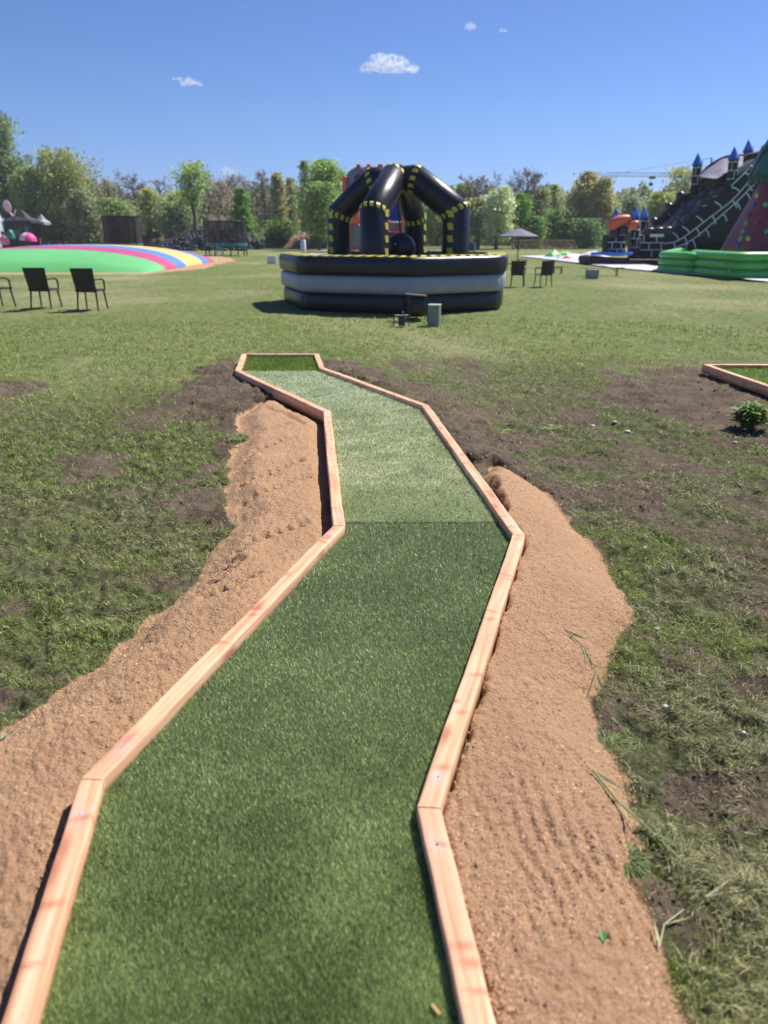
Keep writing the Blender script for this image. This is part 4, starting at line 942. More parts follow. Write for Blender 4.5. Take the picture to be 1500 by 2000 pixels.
# towers
def tower(px, ytop, ycone, ybase, w, Y, lean=0):
    b0 = cpx(px, ybase, Y); b1 = cpx(px + lean, ycone, Y); tp = cpx(px + lean * 1.3, ytop, Y); s_ = (cpx(px + 10, ycone, Y).x - cpx(px, ycone, Y).x) / 10; r = w / 2 * s_
    sh = MB().tube([b0, b1], [r * .95, r * .9], 20).build('tower_shaft', CB, castle, smooth=False); smooth_by_angle(sh)
    c = MB().tube([b1, b1 + (tp - b1) * .04, b1 + (tp - b1) * .35, b1 + (tp - b1) * .97, tp], [r * 1.0, r * 1.15, r * .78, r * .05, .005], 20).build('cone_roof', CBL, castle, smooth=False); smooth_by_angle(c)
    L = MB(); H_ = (b1 - b0).length; nr = max(2, int(H_ / .42))
    for i in range(1, nr + 1):
        z = b0.z + H_ * i / (nr + .3); cc = b0 + (b1 - b0) * (i / (nr + .3))
        L.tube([(cc.x + r * .965 * math.cos(t), cc.y + r * .965 * math.sin(t), cc.z) for t in np.linspace(-math.pi, 0, 13)], .018, 4)
        for t in (-.9 + (i % 2) * .6, -2.2 + (i % 2) * .6): L.tube([(cc.x + r * .965 * math.cos(t), cc.y + r * .965 * math.sin(t), cc.z), (cc.x + r * .96 * math.cos(t), cc.y + r * .96 * math.sin(t), cc.z + H_ / (nr + .3) * .98)], .016, 4)
    o = L.build('brick_print', CW, sh)
    return sh
tower(1203, 404, 427, 456, 17, CY + .3); tower(1241, 402, 426, 500, 17, CY - .15); tower(1258, 402, 426, 470, 17, CY + 1.3)
tower(1357, 298, 323, 376, 18, CY + 4.0, 5); tower(1427, 286, 312, 366, 20, CY + .4, 6); tower(1458, 272, 297, 340, 18, CY + 5.2, 3)
# orange dragon-like arch pieces between the little towers
def arc(pts, Y, r0, name='orange_arch'):
    P = [cpx(a, b, Y) for a, b in crv(pts, 5)]; n = len(P); return MB().tube(P, [r0 * (.55 + .45 * math.sin(math.pi * (.15 + .75 * i / (n - 1)))) for i in range(n)], 14).build(name, COR, castle, smooth=True)
arc([(1193, 449), (1199, 438), (1212, 431), (1229, 428)], CY - .1, .30); arc([(1229, 447), (1234, 442), (1241, 438), (1246, 439)], CY - .5, .20)
p = cpx(1216, 452, CY + .5); MB().ball(p, .28, 12, 8, (1.3, .8, .5)).build('cushion', mat('pale cushion', (.5, .52, .35), .5), castle, smooth=True)
p = cpx(1283, 460, CY - .55); MB().box(p, (.72, .02, .14)).build('sign_plate', CW, castle)
# awning over the top
P0 = [cpx(a, b, CY + 4.4) for a, b in crv([(1364, 345), (1385, 325), (1408, 311), (1428, 305), (1452, 304)], 4)]; P1 = [cpx(a, b, CY + .9) for a, b in crv([(1364, 346), (1398, 348), (1418, 338), (1436, 338), (1452, 330)], 4)]
v = []; n = len(P0)
for i in range(n):
    for j in range(7):
        t = j / 6; q = P0[i] * (1 - t) + P1[i] * t; q = q + Vector((0, 0, -.16 * math.sin(math.pi * t) + .03 * math.sin(t * 25 + i))); v.append(q)
MB().add(v, [(i * 7 + j, i * 7 + j + 1, (i + 1) * 7 + j + 1, (i + 1) * 7 + j) for i in range(n - 1) for j in range(6)]).build('awning', CGY, castle, smooth=True)
MB().tube([q + Vector((0, 0, .02)) for q in P0], .07, 8).build('awning_edge', CB, castle, smooth=True)
# mortar lines printed on the near wall: curved courses with cross joints
L = MB(); yf = CY - .015
def course(pts, Y=yf, r=.032):
    P = [cpx(a, b, Y) for a, b in pts]; P = [Vector((p.x, Y - co.y, p.z)) for p in P]; L.tube(P, r, 4)
c1 = crv([(1296, 476), (1322, 471), (1347, 455), (1382, 428), (1430, 391), (1465, 352), (1482, 334), (1505, 312)], 5)
c2 = crv([(1298, 496), (1320, 484), (1342, 474), (1362, 461), (1405, 424), (1438, 395), (1462, 371), (1490, 345)], 5)
c3 = crv([(1428, 363), (1448, 344), (1464, 328)], 4)
course(c1); course(c2); course(c3)
def cross(chain, k, up, curve=4):
    x, y = chain[k]; x2, y2 = chain[min(len(chain) - 1, k + 1)]; dx, dy = x2 - x, y2 - y; l_ = math.hypot(dx, dy) + 1e-6; nx, ny = dy / l_, -dx / l_
    course([(x, y), (x + nx * up * .5 + dx / l_ * (-curve * .25), y + ny * up * .5 - dy / l_ * curve * .25 - 1), (x + nx * up - dx / l_ * curve, y + ny * up - dy / l_ * curve)])
for k in range(4, 34, 4): cross(c1, k, -17)
for k in range(6, 34, 4): cross(c1, k, -17) if False else cross(c1, k, 19)
for k in range(5, 32, 4): cross(c2, k, -16)
L.build('brick_print', CW, near)
L = MB(); yf2 = CY - .115
def ln(a, b, r=.028, Y=yf2):
    p = cpx(*a, Y); q = cpx(*b, Y); L.tube([(p.x, Y - co.y, p.z), (q.x, Y - co.y, q.z)], r, 4)
for y in (474, 488): ln((1240, y), (1297, y))
ln((1243, 459), (1297, 459)); ln((1187, 458), (1221, 458)); ln((1187, 473), (1221, 473)); ln((1187, 487), (1221, 487))
for x, y0, y1 in [(1258, 459, 474), (1283, 459, 474), (1268, 474, 488), (1292, 474, 488), (1248, 488, 502), (1273, 488, 502), (1204, 458, 473), (1214, 473, 487), (1196, 473, 487), (1205, 487, 498), (1218, 487, 498)]: ln((x, y0), (x - 1, y1))
L.build('brick_print', CW, castle)
L = MB(); cf = crv([(1292, 444), (1330, 415), (1380, 370), (1400, 348)], 5)
def course2(pts):
    Y = CY + 4.18; P = [cpx(a, b, Y) for a, b in pts]; L.tube([Vector((p.x, Y - co.y, p.z)) for p in P], .016, 4)
course2(cf)
for x, y in [(1306, 418), (1330, 398), (1350, 380), (1368, 362)]: course2([(x, y), (x + 3, y + 3), (x + 6, y + 8)])
L.build('brick_print', CW, castle)

# ------------------------------------------------------------------ climbing hill with palm top and green ring
MY = 33.0; hc = Vector((XP(1536, MY), MY, FZ))
MAG = mat('magenta vinyl', (.25, .018, .05), .5, .18, 1.2, .3, 3); GREEN = mat('green vinyl', (.10, .46, .09), .38, .08, 1.5, .2, 4); TEAL = mat('dark teal vinyl', (.008, .10, .085), .38, .25, 3, .3, 8)
hill = thing('climbing_hill', 'magenta inflatable climbing hill with palm leaf top inside a green inflatable ring at the right edge', 'climbing hill', hc)
s33 = (XP(100, MY) - XP(0, MY)) / 100
zz = lambda py: ZP(py, MY) - FZ
prof = [(.02, .3)] + [((1536 - x) * s33, zz(y)) for x, y in [(1420, 492), (1424, 478), (1432, 450), (1444, 415), (1456, 378), (1466, 350), (1476, 326), (1490, 300)]] + [(.3, zz(285)), (.02, zz(280))]
b = MB().lathe(prof, (0, 0, 0), 28); b.v = [(x * (1 + .05 * math.sin(5 * math.atan2(y, x) + z)), y * (1 + .05 * math.sin(5 * math.atan2(y, x) + z)), z) for x, y, z in b.v]
cone = b.build('hill', MAG, hill, smooth=True)
HC = {'w': (.6, .6, .62), 'g': (.08, .38, .10), 'y': (.65, .50, .06), 'b': (.03, .10, .45), 'd': (.16, .01, .04), 'o': (.75, .35, .08), 'r': (.4, .03, .03)}
for px, py, c in [(1493, 363, 'w'), (1475, 382, 'g'), (1499, 382, 'o'), (1481, 401, 'g'), (1460, 401, 'b'), (1446, 419, 'd'), (1464, 419, 'd'), (1492, 419, 'd'), (1445, 435, 'g'), (1472, 435, 'r'), (1433, 451, 'b'), (1451, 451, 'y'), (1483, 452, 'g'), (1434, 466, 'w'), (1462, 466, 'y'), (1498, 467, 'y'), (1442, 480, 'b'), (1476, 482, 'd'), (1461, 383, 'y'), (1490, 341, 'd'), (1475, 355, 'd'), (1426, 466, 'g')]:
    z = zz(py); 
    for (r0, z0), (r1, z1) in zip(prof[1:-1], prof[2:]):
        if z0 <= z <= z1: rad = r0 + (r1 - r0) * (z - z0) / (z1 - z0); break
    X0 = XP(px, MY - rad * .5) - hc.x; X0 = max(-rad * .985, min(rad, X0)); a = math.acos(X0 / rad); ang = -a
    rw = rad * (1 + .05 * math.sin(5 * ang + z)); o = MB().box((0, 0, 0), (.20, .12, .18)).build('climbing_hold', mat('hold ' + c, HC[c], .5), hill, bevel=.03); o.location = (math.cos(ang) * rw, math.sin(ang) * rw, z); o.rotation_euler = (0, random.uniform(-.4, .4), ang + math.pi / 2)
ht = Vector((-.45, -.3, zz(306)))
def frond(a, L, lift, drop, w, seed):
    d = Vector((math.cos(a), math.sin(a), 0)); sd = Vector((-math.sin(a), math.cos(a), 0)); v = []; n = 10; m = 6
    for i in range(n + 1):
        t = i / n; c = ht + d * (L * t) + Vector((0, 0, lift * math.sin(math.pi * min(1, t * .9)) - drop * t * t))
        ww = w * (.5 + .9 * math.sin(math.pi * min(1, t * .85 + .1)))
        for j in range(m + 1):
            k = j / m * 2 - 1; ed = .10 * ((i + j) % 2) if abs(k) > .9 else 0
            v.append(c + sd * ww * k - Vector((0, 0, .42 * ww * k * k + ed + (.25 * (i % 2) if t > .99 else 0))))
    f = [(i * (m + 1) + j, (i + 1) * (m + 1) + j, (i + 1) * (m + 1) + j + 1, i * (m + 1) + j + 1) for i in range(n) for j in range(m)]
    v2 = [q - Vector((0, 0, .14)) for q in v]; K = len(v); f += [tuple(K + i for i in q[::-1]) for q in f]
    edge = [j for j in range(m)]; 
    for i in range(n): f += [(i * (m + 1), K + i * (m + 1), K + (i + 1) * (m + 1), (i + 1) * (m + 1)), ((i + 1) * (m + 1) + m, K + (i + 1) * (m + 1) + m, K + i * (m + 1) + m, i * (m + 1) + m)]
    f += [(n * (m + 1) + j, K + n * (m + 1) + j, K + n * (m + 1) + j + 1, n * (m + 1) + j + 1) for j in range(m)]
    fb = MB().add(v + v2, f).build('palm_leaf', TEAL, hill, smooth=True, fix=True)
    g = MB()                                        # hanging fringe along the leaf edge
    for i in range(2, n + 1):
        for side in (0, m):
            p = v[i * (m + 1) + side]; q = v[(i - 1) * (m + 1) + side]; g.add([q, p, (p + q) / 2 - Vector((0, 0, .28 + .16 * ((i * 7 + seed) % 3)))], [(0, 1, 2)])
    for j in range(m): p = v[n * (m + 1) + j]; q = v[n * (m + 1) + j + 1]; g.add([p, q, (p + q) / 2 - Vector((0, 0, .35))], [(0, 1, 2)])
    g.build('leaf_fringe', TEAL, fb)
for i in range(9): frond(-2.9 + i * .70, 1.65 + .2 * (i % 2), 1.0 + .12 * (i % 3), .95 + .1 * (i % 2), .58, i)
frond(-2.35, 1.3, 1.1, .3, .6, 20); frond(-1.3, 1.2, 1.05, .25, .6, 21); frond(2.9, 1.3, 1.1, .25, .6, 22)
MB().ball(ht + Vector((0, 0, .25)), .7, 16, 10, (1, 1, .8)).build('palm_crown', TEAL, hill, smooth=True)
# ring: tubes stacked along a path with a notch (entrance)
def tubewall(path, r, nlay, name, m, thick=1.0):
    P = [Vector((p.x - hc.x, p.y - hc.y, 0)) for p in path]
    for k in range(nlay):
        z = r * (1 + 2 * k * .93); pts = []
        for a, c in zip(P[:-1], P[1:]):
            for i in range(5): pts.append(a + (c - a) * i / 5)
        pts.append(P[-1]); 
        o = MB().tube([p + Vector((0, 0, z)) for p in pts], r, 14, flat=thick).build(name, m, hill, smooth=True, fix=True)
ca = G(1292, 531); cb = G(1351, 536.5); cc_ = G(1373, 538.5); cd = G(1431, 546); ce = G(1560, 546)
tubewall([G(1330, 516), ca, cb, cb + Vector((.1, 1.3, 0))], .15, 3, 'ring_tube', GREEN, 1.3)
tubewall([cc_ + Vector((.1, 1.3, 0)), cc_, cd, ce, ce + Vector((3, 4, 0))], .165, 3, 'ring_tube', GREEN, 1.3)
fl = [G(1330, 512), ca, cb, cc_, cd, ce, ce + Vector((3, 4, 0)), G(1560, 510)]
MB().prism([Vector((p.x - hc.x, p.y - hc.y, .05)) * 1 for p in [q + (hc - q) * .12 for q in fl]], .40, (0, 0, 1)).build('ring_floor', GREEN, hill, fix=True)
p = G(1421, 545); o = MB().box((0, -.22, .34), (.17, .02, .34)).build('label_plate', CW, hill); o.location = (p.x - hc.x, p.y - hc.y, 0); o.rotation_euler = (0, 0, -.15); o['label'] = 'white label on the green ring'

# ------------------------------------------------------------------ trampolines
NET = net_mat('safety net', (.02, .02, .025), .50); NETD = net_mat('dense safety net', (.025, .025, .03), .78)
TM = mat('teal pad', (.05, .32, .33), .5); STEEL = mat('dark steel', (.02, .022, .026), .4, metal=.3)
def trampoline(label, px0, px1, pyb, pyt, Y, net, pad, n=8, matz=.85, sq=1.0):
    cx = XP((px0 + px1) / 2, Y); r = abs(XP(px1, Y) - XP(px0, Y)) / 2; top = ZP(pyt, Y) - FZ; t = thing('trampoline', label, 'trampoline', (cx, Y, FZ))
    c = lambda a, rr, z: (rr * math.cos(a), rr * math.sin(a) * sq, z)
    angs = [2 * math.pi * (i + .5) / n for i in range(n)]
    for a in angs: MB().tube([c(a, r, 0), c(a, r, matz), c(a, r, top)], .045, 6).build('net_pole', STEEL, t)
    N = 32; ring_ = lambda rr, z, w: MB().tube([c(2 * math.pi * i / N, rr, z) for i in range(N + 1)], w, 6, cap=False)
    ring_(r, matz - .05, .04).build('frame_ring', STEEL, t, smooth=True); ring_(r, top, .03).build('top_ring', STEEL, t, smooth=True)
    v = [c(2 * math.pi * i / N, q, matz + .02) for q in (r * .86, r * 1.02) for i in range(N)] + [c(2 * math.pi * i / N, r * 1.02, matz - .16) for i in range(N)]
    MB().add(v, [(i, (i + 1) % N, N + (i + 1) % N, N + i) for i in range(N)] + [(N + i, N + (i + 1) % N, 2 * N + (i + 1) % N, 2 * N + i) for i in range(N)]).build('edge_pad', pad, t)
    MB().add([c(2 * math.pi * i / N, r * .87, matz) for i in range(N)], [tuple(range(N))]).build('jumping_mat', STEEL, t)
    v = [c(2 * math.pi * i / N, r * .99, z) for z in (matz, top) for i in range(N)]
    MB().add(v, [(i, (i + 1) % N, N + (i + 1) % N, N + i) for i in range(N)]).build('safety_net', net, t)
    return t
tr1 = trampoline('trampoline with teal pad and tall safety net in front of the black tyre mound', 402, 482, 497, 432, 58, NET, TM)
MB().tube([(-.35, -2.1, 0), (-.30, -1.75, .85)], .03, 6).tube([(.1, -2.1, 0), (.05, -1.75, .85)], .03, 6).tube([(-.33, -2, .3), (.08, -2, .3)], .02, 6).build('ladder', TM, tr1)
trampoline('trampoline with dense dark net behind the far edge of the jumping pillow', 208, 278, 480, 422, 56, NETD, TM, 6)

# ------------------------------------------------------------------ tyre mound, tyre rows, soil heaps
RUB = mat('tyre rubber', (.018, .018, .020), .6, .3, 8, .4, 30); 
def tyre_mesh(n=12):
    b = MB(); prof = [(.20, -.09), (.30, -.11), (.335, -.05), (.335, .05), (.30, .11), (.20, .09)]; v = []; m = len(prof)
    for i in range(n):
        a = 2 * math.pi * i / n
        for r, z in prof: v.append((r * math.cos(a), r * math.sin(a), z))
    b.add(v, [(i * m + j, ((i + 1) % n) * m + j, ((i + 1) % n) * m + (j + 1) % m, i * m + (j + 1) % m) for i in range(n) for j in range(m)]); return b
ty0 = None
def tyre(p, rot, label, group):
    global ty0
    if ty0 is None: ty0 = tyre_mesh().build('tyre', RUB, smooth=True, fix=True); o = ty0
    else: o = ty0.copy(); COL.objects.link(o)
    o.location = p; o.rotation_euler = rot; tag(o, label, 'tyre', group); return o
rr_ = random.Random(3); ORD = 'first second third fourth fifth sixth seventh eighth ninth tenth eleventh twelfth thirteenth fourteenth fifteenth sixteenth seventeenth eighteenth nineteenth'.split()
for grp, py, pxs, lb in [('tyres in the near row', 486, [282, 290, 305, 318, 326, 346, 352, 362, 372, 380, 392, 402, 410, 420, 440, 452, 460, 470, 478], 'black tyre from the left in the near row behind the jumping pillow'),
                         ('tyres in the far row', 472.5, [284, 292, 300, 308, 318, 326, 334, 344, 352, 362, 372, 380, 390, 400, 412, 424], 'black tyre from the left in the far row before the mound'),
                         ('tyres stacked two high in the near row', 486, [310, 345, 375, 412], 'upper black tyre from the left, stacked on the near row')]:
    for kk, px in enumerate(pxs):
        q = G(px, py + rr_.uniform(-.8, .8)); up = .34 if 'stack' in grp else .115
        Yq = min(q.y, 74 if py > 480 else 90); sx = XP(px, Yq); tyre((sx, Yq + rr_.uniform(-1, 1), FZ + up), (rr_.uniform(-.1, .1), rr_.uniform(-.1, .1), rr_.random() * 6), ORD[kk] + ' ' + lb, grp)
# mound under black foil weighed down with tyres
def mound(name, label, cat, px0, px1, Y, h, m, seed, d=4, amp=.2, prop=1.0):
    xa = XP(px0, Y); xb = XP(px1, Y); w = abs(xb - xa); n, k = 44, 16; v = []
    for i in range(n + 1):
        for j in range(k + 1):
            u = i / n * 2 - 1; t = j / k * 2 - 1; e = max(0, 1 - abs(u) ** 2.6) * max(0, 1 - t * t)
            nn = float(fbm(np.array([u * 4 + seed]), np.array([t * 2 + seed]), 1.6, 4, seed)[0]); z = h * e ** .7 * (1 - amp + 2 * amp * nn)
            v.append((u * w / 2, t * d, z - .02))
    o = MB().add(v, [(i * (k + 1) + j, (i + 1) * (k + 1) + j, (i + 1) * (k + 1) + j + 1, i * (k + 1) + j + 1) for i in range(n) for j in range(k)]).build(name, m, smooth=True); o.location = ((xa + xb) / 2, Y, FZ); return tag(o, label, cat)
FOIL = mat('black foil', (.020, .020, .024), .28, .3, 3, .9, 3, spec=.6)
md = mound('foil_mound', 'long low mound covered with black foil and tyres behind the trampoline', 'mound', 318, 520, 84, 1.75, FOIL, 5, 5, .45)
g_ = random.Random(8)
tb = MB()
for i in range(170):
    px = g_.uniform(326, 512); Yq = 84 + g_.uniform(-4.6, -1.5); u = (px - 419) / 101; t = (Yq - 84) / 5; z = 1.75 * max(0, (1 - abs(u) ** 2.6) * (1 - t * t)) ** .7 * .95 + .15
    c = Vector((XP(px, Yq) - md.location.x, Yq - 84, z)); T = tyre_mesh(8); rot = Matrix.Rotation(g_.uniform(.2, 1.4), 3, 'X') @ Matrix.Rotation(g_.uniform(0, 6), 3, 'Z')
    tb.add([c + rot @ Vector(p) for p in T.v], T.f)
o = tb.build('tyre_cover', RUB, md, smooth=True); o['kind'] = 'stuff'
HEAP = mat('heap soil', (.10, .07, .05), .95, .35, .8, 1, 3); HG = mat('overgrown heap', (.09, .14, .05), .95, .5, .9, 1, 3)
mound('soil_heap', 'bare brown soil heap left of the black foil mound', 'soil heap', 270, 360, 96, 1.7, HEAP, 7, 4, .4)
mound('soil_heap', 'brown soil heap behind the black foil mound', 'soil heap', 380, 480, 94, 3.1, HEAP, 9, 3, .35)
mound('soil_heap', 'overgrown green heap right of the black foil mound', 'soil heap', 500, 600, 92, 2.3, HG, 11, 5, .45)
mound('soil_heap', 'reddish brown soil heap just left of the round inflatable', 'soil heap', 560, 640, 88, 1.6, mat('red soil', (.22, .12, .08), .95, .35, .8, 1, 3), 13, 4, .4)

# ------------------------------------------------------------------ tents, parasols, quads and people at far left
WHT = mat('white canvas', (.72, .73, .80), .7, .06, 2, .3, 3); BLC = mat('black canvas', (.028, .027, .032), .7, .2, 2, .3, 3); CLR = mat('grey canvas', (.30, .32, .36), .6)
Yt = 90; s62 = (XP(100, Yt) - XP(0, Yt)) / 100
def tent(label, x0, x1, yb, ye, yp, Y, m, wall, depth=4, open_front=False, peakw=.12, cat='tent'):
    cx = XP((x0 + x1) / 2, Y); w = abs(XP(x1, Y) - XP(x0, Y)) / 2; he = ZP(ye, Y) - FZ; hp = ZP(yp, Y) - FZ; t = thing('tent', label, cat, (cx, Y, FZ)); d = depth / 2
    k = peakw; v = [(-w, -d, he), (w, -d, he), (w, d, he), (-w, d, he), (-w * k, -d * k, hp), (w * k, -d * k, hp), (w * k, d * k, hp), (-w * k, d * k, hp), (-w * .5, -d * .5, he + (hp - he) * .36), (w * .5, -d * .5, he + (hp - he) * .36), (w * .5, d * .5, he + (hp - he) * .36), (-w * .5, d * .5, he + (hp - he) * .36), (0, 0, hp + .12)]
    f = [(0, 1, 9, 8), (1, 2, 10, 9), (2, 3, 11, 10), (3, 0, 8, 11), (8, 9, 5, 4), (9, 10, 6, 5), (10, 11, 7, 6), (11, 8, 4, 7), (4, 5, 12), (5, 6, 12), (6, 7, 12), (7, 4, 12)]
    v += [(x, y, he - .28) for x, y, _ in v[:4]]; f += [(13, 14, 1, 0), (14, 15, 2, 1), (15, 16, 3, 2), (16, 13, 0, 3)]
    MB().add(v, f).build('canopy', m, t)
    for sx in (-1, 1):
        for sy in (-1, 1): MB().tube([(sx * w * .98, sy * d * .98, 0), (sx * w * .98, sy * d * .98, he)], .04, 6).build('leg', STEEL, t)
    if wall: 
        MB().box((0, d * .96, he / 2), (2 * w, .03, he)).build('back_wall', wall, t); MB().box((-w * .96, 0, he / 2), (.03, 2 * d, he)).build('side_wall', wall, t)
        if not open_front: MB().box((0, -d * .96, he / 2), (2 * w * .96, .03, he)).build('front_wall', wall, t)
    return t
bt = tent('black pavilion tent with closed walls beside the white dome tent', 24, 76, 465, 431, 411, 88, BLC, BLC, 2.6)
MB().box((-.3, -1.27, 1.6), (1.0, .02, .7)).build('window', mat('clear foil', (.10, .11, .15), .2), bt); MB().box((.9, -1.27, 1.8), (.4, .02, .9)).build('window', mat('clear foil', (.10, .11, .15), .2), bt)
tent('small open canopy with pale roof right of the black pavilion tent', 78, 98, 465, 434, 420, 92, CLR, None, 2)
dome = thing('dome_tent', 'white dome tent with grey rear panel at the left photo edge', 'tent', (XP(-4, 90), 90, FZ)); r_ = 22 * s62; hh = ZP(404, 90) - FZ
MB().lathe([(r_ * 1.02, 0), (r_ * 1.0, hh * .35), (r_ * .86, hh * .62), (r_ * .5, hh * .86), (r_ * .12, hh * .99), (.01, hh)], (0, 0, 0), 6).build('shell', WHT, dome); smooth_by_angle(dome.children[0], R(35))
MB().add([(r_ * 1.0, -.4, 0), (r_ * 1.55, .8, 0), (r_ * 1.2, .6, hh * .6), (r_ * .8, -.2, hh * .75)], [(0, 1, 2, 3)]).build('grey_panel', CLR, dome)
for i in range(6): a = 2 * math.pi * i / 6; MB().tube([(r_ * 1.03 * math.cos(a), r_ * 1.03 * math.sin(a), 0), (r_ * 1.01 * math.cos(a), r_ * 1.01 * math.sin(a), hh * .35), (r_ * .87 * math.cos(a), r_ * .87 * math.sin(a), hh * .62), (r_ * .51 * math.cos(a), r_ * .51 * math.sin(a), hh * .87), (.1, 0, hh)], .04, 5).build('seam', CLR, dome)
# sign on a pole: pale oval with a pinkish v-shaped holder
Ys = 55; sp = thing('sign', 'tall advertising sign with pale pink oval board in front of the black pavilion tent', 'sign', (XP(33, Ys), Ys, FZ)); s55 = (XP(100, Ys) - XP(0, Ys)) / 100
PKP = mat('pale pink board', (.62, .50, .60), .5)
b = MB().lathe([(.01, -.03), (.33, -.03), (.35, 0), (.33, .03), (.01, .03)], (0, 0, 0), 18, .75, 1.15).build('board', PKP, sp); b.rotation_euler = (R(90), R(-18), 0); b.location = (-.2, 0, ZP(403, Ys) - FZ)
z1 = ZP(413, Ys) - FZ; z2 = ZP(423, Ys) - FZ
MB().tube([(-.15, 0, z1), (.12, 0, z2), (.33, 0, z1 + .1)], .05, 6).build('holder', PKP, sp); MB().tube([(.12, 0, z2), (.12, 0, 0)], .035, 6).build('pole', STEEL, sp); MB().box((.12, 0, z2 - .08), (.35, .08, .14)).build('name_plate', mat('violet plate', (.18, .06, .28), .5), sp)
def dome_parasol(label, px, pyb, pyt, pye, wpx, Y, cols, tilt=0):
    cx = XP(px, Y); s_ = (XP(100, Y) - XP(0, Y)) / 100; w = wpx * s_ / 2; top = ZP(pyt, Y) - FZ; ed = ZP(pye, Y) - FZ; t = thing('parasol', label, 'parasol', (cx, Y, FZ)); n = 8
    for i in range(n):
        v = []; m_ = 6
        for j in range(m_ + 1):
            q = j / m_ * math.pi / 2
            for k in range(4): a = 2 * math.pi * (i + k / 3) / n; v.append((w * math.sin(q) * math.cos(a), w * math.sin(q) * math.sin(a), (top - ed) * math.cos(q)))
        o = MB().add(v, [(j * 4 + k, (j + 1) * 4 + k, (j + 1) * 4 + k + 1, j * 4 + k + 1) for j in range(m_) for k in range(3)]).build('canopy_panel', cols[i % len(cols)] if len(cols) < 8 else cols[i], t, smooth=True); o.location = (0, 0, ed); o.rotation_euler = (0, tilt, 0)
    MB().tube([(0, 0, 0), (0, 0, top)], .03, 6).build('pole', STEEL, t); return t
PK = mat('pink fabric', (.75, .05, .30), .6); PW = mat('pale pink fabric', (.72, .60, .68), .6); TG = mat('teal green fabric', (.01, .22, .16), .5)
dome_parasol('pink and white domed parasol standing behind the jumping pillow', 58, 482, 454, 470, 32, 48, [PK, PK, PW, PW, PW, PW, PK, PK], .1)
dome_parasol('dark teal closed parasol beside the white dome tent', 25, 484, 448, 466, 16, 50, [TG])
# traffic cones
def cone_(label, px, Y, h, m):
    t = thing('traffic_cone', label, 'cone', (XP(px, Y), Y, FZ)); MB().box((0, 0, .02), (.42, .42, .04)).build('base', m, t); MB().lathe([(.16, .04), (.11, h * .45), (.04, h), (.01, h + .01)], (0, 0, 0), 12).build('body', m, t, smooth=False); MB().lathe([(.118, h * .42), (.083, h * .66), (.08, h * .66), (.115, h * .42)], (0, 0, 0), 12).build('reflective_band', CW, t)
CR = mat('cone red', (.75, .06, .04), .5)
cone_('red traffic cone right of the pink domed parasol', 68, 46, .75, CR); cone_('red traffic cone in front of the parked quads', 119, 50, .6, CR)
for i, (px, lb) in enumerate([(42, 'left'), (84, 'middle'), (91, 'right')]):
    o = MB().tube([(0, 0, 0), (0, 0, 1.15 + .25 * (i == 1))], .035, 6).build('fence_post', STEEL); o.location = (XP(px, 50), 50, FZ); tag(o, lb + ' thin dark post behind the far edge of the jumping pillow', 'post')
o = MB().tube([(0, 0, 0), (0, 0, 1.3)], .06, 8).build('wooden_post', WD); o.location = (XP(82, 51), 51, FZ); tag(o, 'pale wooden post beside the small open canopy', 'post')
# quads
def quad(label, px, Y, rz, body, grp='quads parked behind the jumping pillow'):
    t = thing('quad_bike', label, 'quad bike', (XP(px, Y), Y, FZ), rz, grp)
    for sx in (-.62, .62):
        for sy in (-.42, .42):
            w_ = MB().lathe([(.10, -.11), (.25, -.12), (.29, -.06), (.29, .06), (.25, .12), (.10, .11)], (0, 0, 0), 14).build('wheel', RUB, t); w_.location = (sx, sy, .29); w_.rotation_euler = (R(90), 0, 0)
            MB().lathe([(.02, -.07), (.11, -.06), (.11, .06), (.02, .07)], (0, 0, 0), 10).build('rim', STEEL, w_)
    for sx in (-.62, .62): MB().tube([(sx - .36, 0, .50), (sx - .18, 0, .66), (sx + .18, 0, .66), (sx + .36, 0, .50)], .13, 8, flat=4.0).build('fender', body, t, smooth=True)
    MB().prism([(-.3, -.16, .42), (.55, -.16, .42), (.70, -.16, .68), (.45, -.16, .86), (.2, -.16, .80), (-.2, -.16, .62)], .32, (0, 1, 0)).build('body', body, t, bevel=.04, fix=True)
    MB().box((-.28, 0, .76), (.70, .30, .14)).build('seat', BLK, t, bevel=.05); MB().tube([(.42, -.36, 1.02), (.34, -.1, .98), (.34, .1, .98), (.42, .36, 1.02)], .02, 6).build('handlebar', STEEL, t)
    MB().tube([(.4, 0, .8), (.34, 0, .98)], .03, 6).build('steering_column', STEEL, t); MB().box((0, 0, .33), (1.1, .26, .18)).build('chassis', STEEL, t); MB().box((.70, 0, .60), (.1, .3, .12)).build('headlight', CW, t, bevel=.02)
QR = mat('quad red', (.50, .015, .02), .3); QB = mat('quad blue', (.03, .10, .40), .3)
quad('blue quad bike parked beside the small open canopy', 102, 58, 2.6, QB); quad('red quad bike between the blue one and the foremost red one', 124, 57, 2.9, QR); quad('foremost red quad bike behind the blue pillow stripe', 148, 52, 2.5, QR); quad('dark red quad bike parked nearest the dense trampoline', 174, 57, 3.0, mat('quad dark red', (.2, .02, .03), .4)); quad('black quad bike between the red quads and the dense trampoline', 160, 54, .6, BLK)
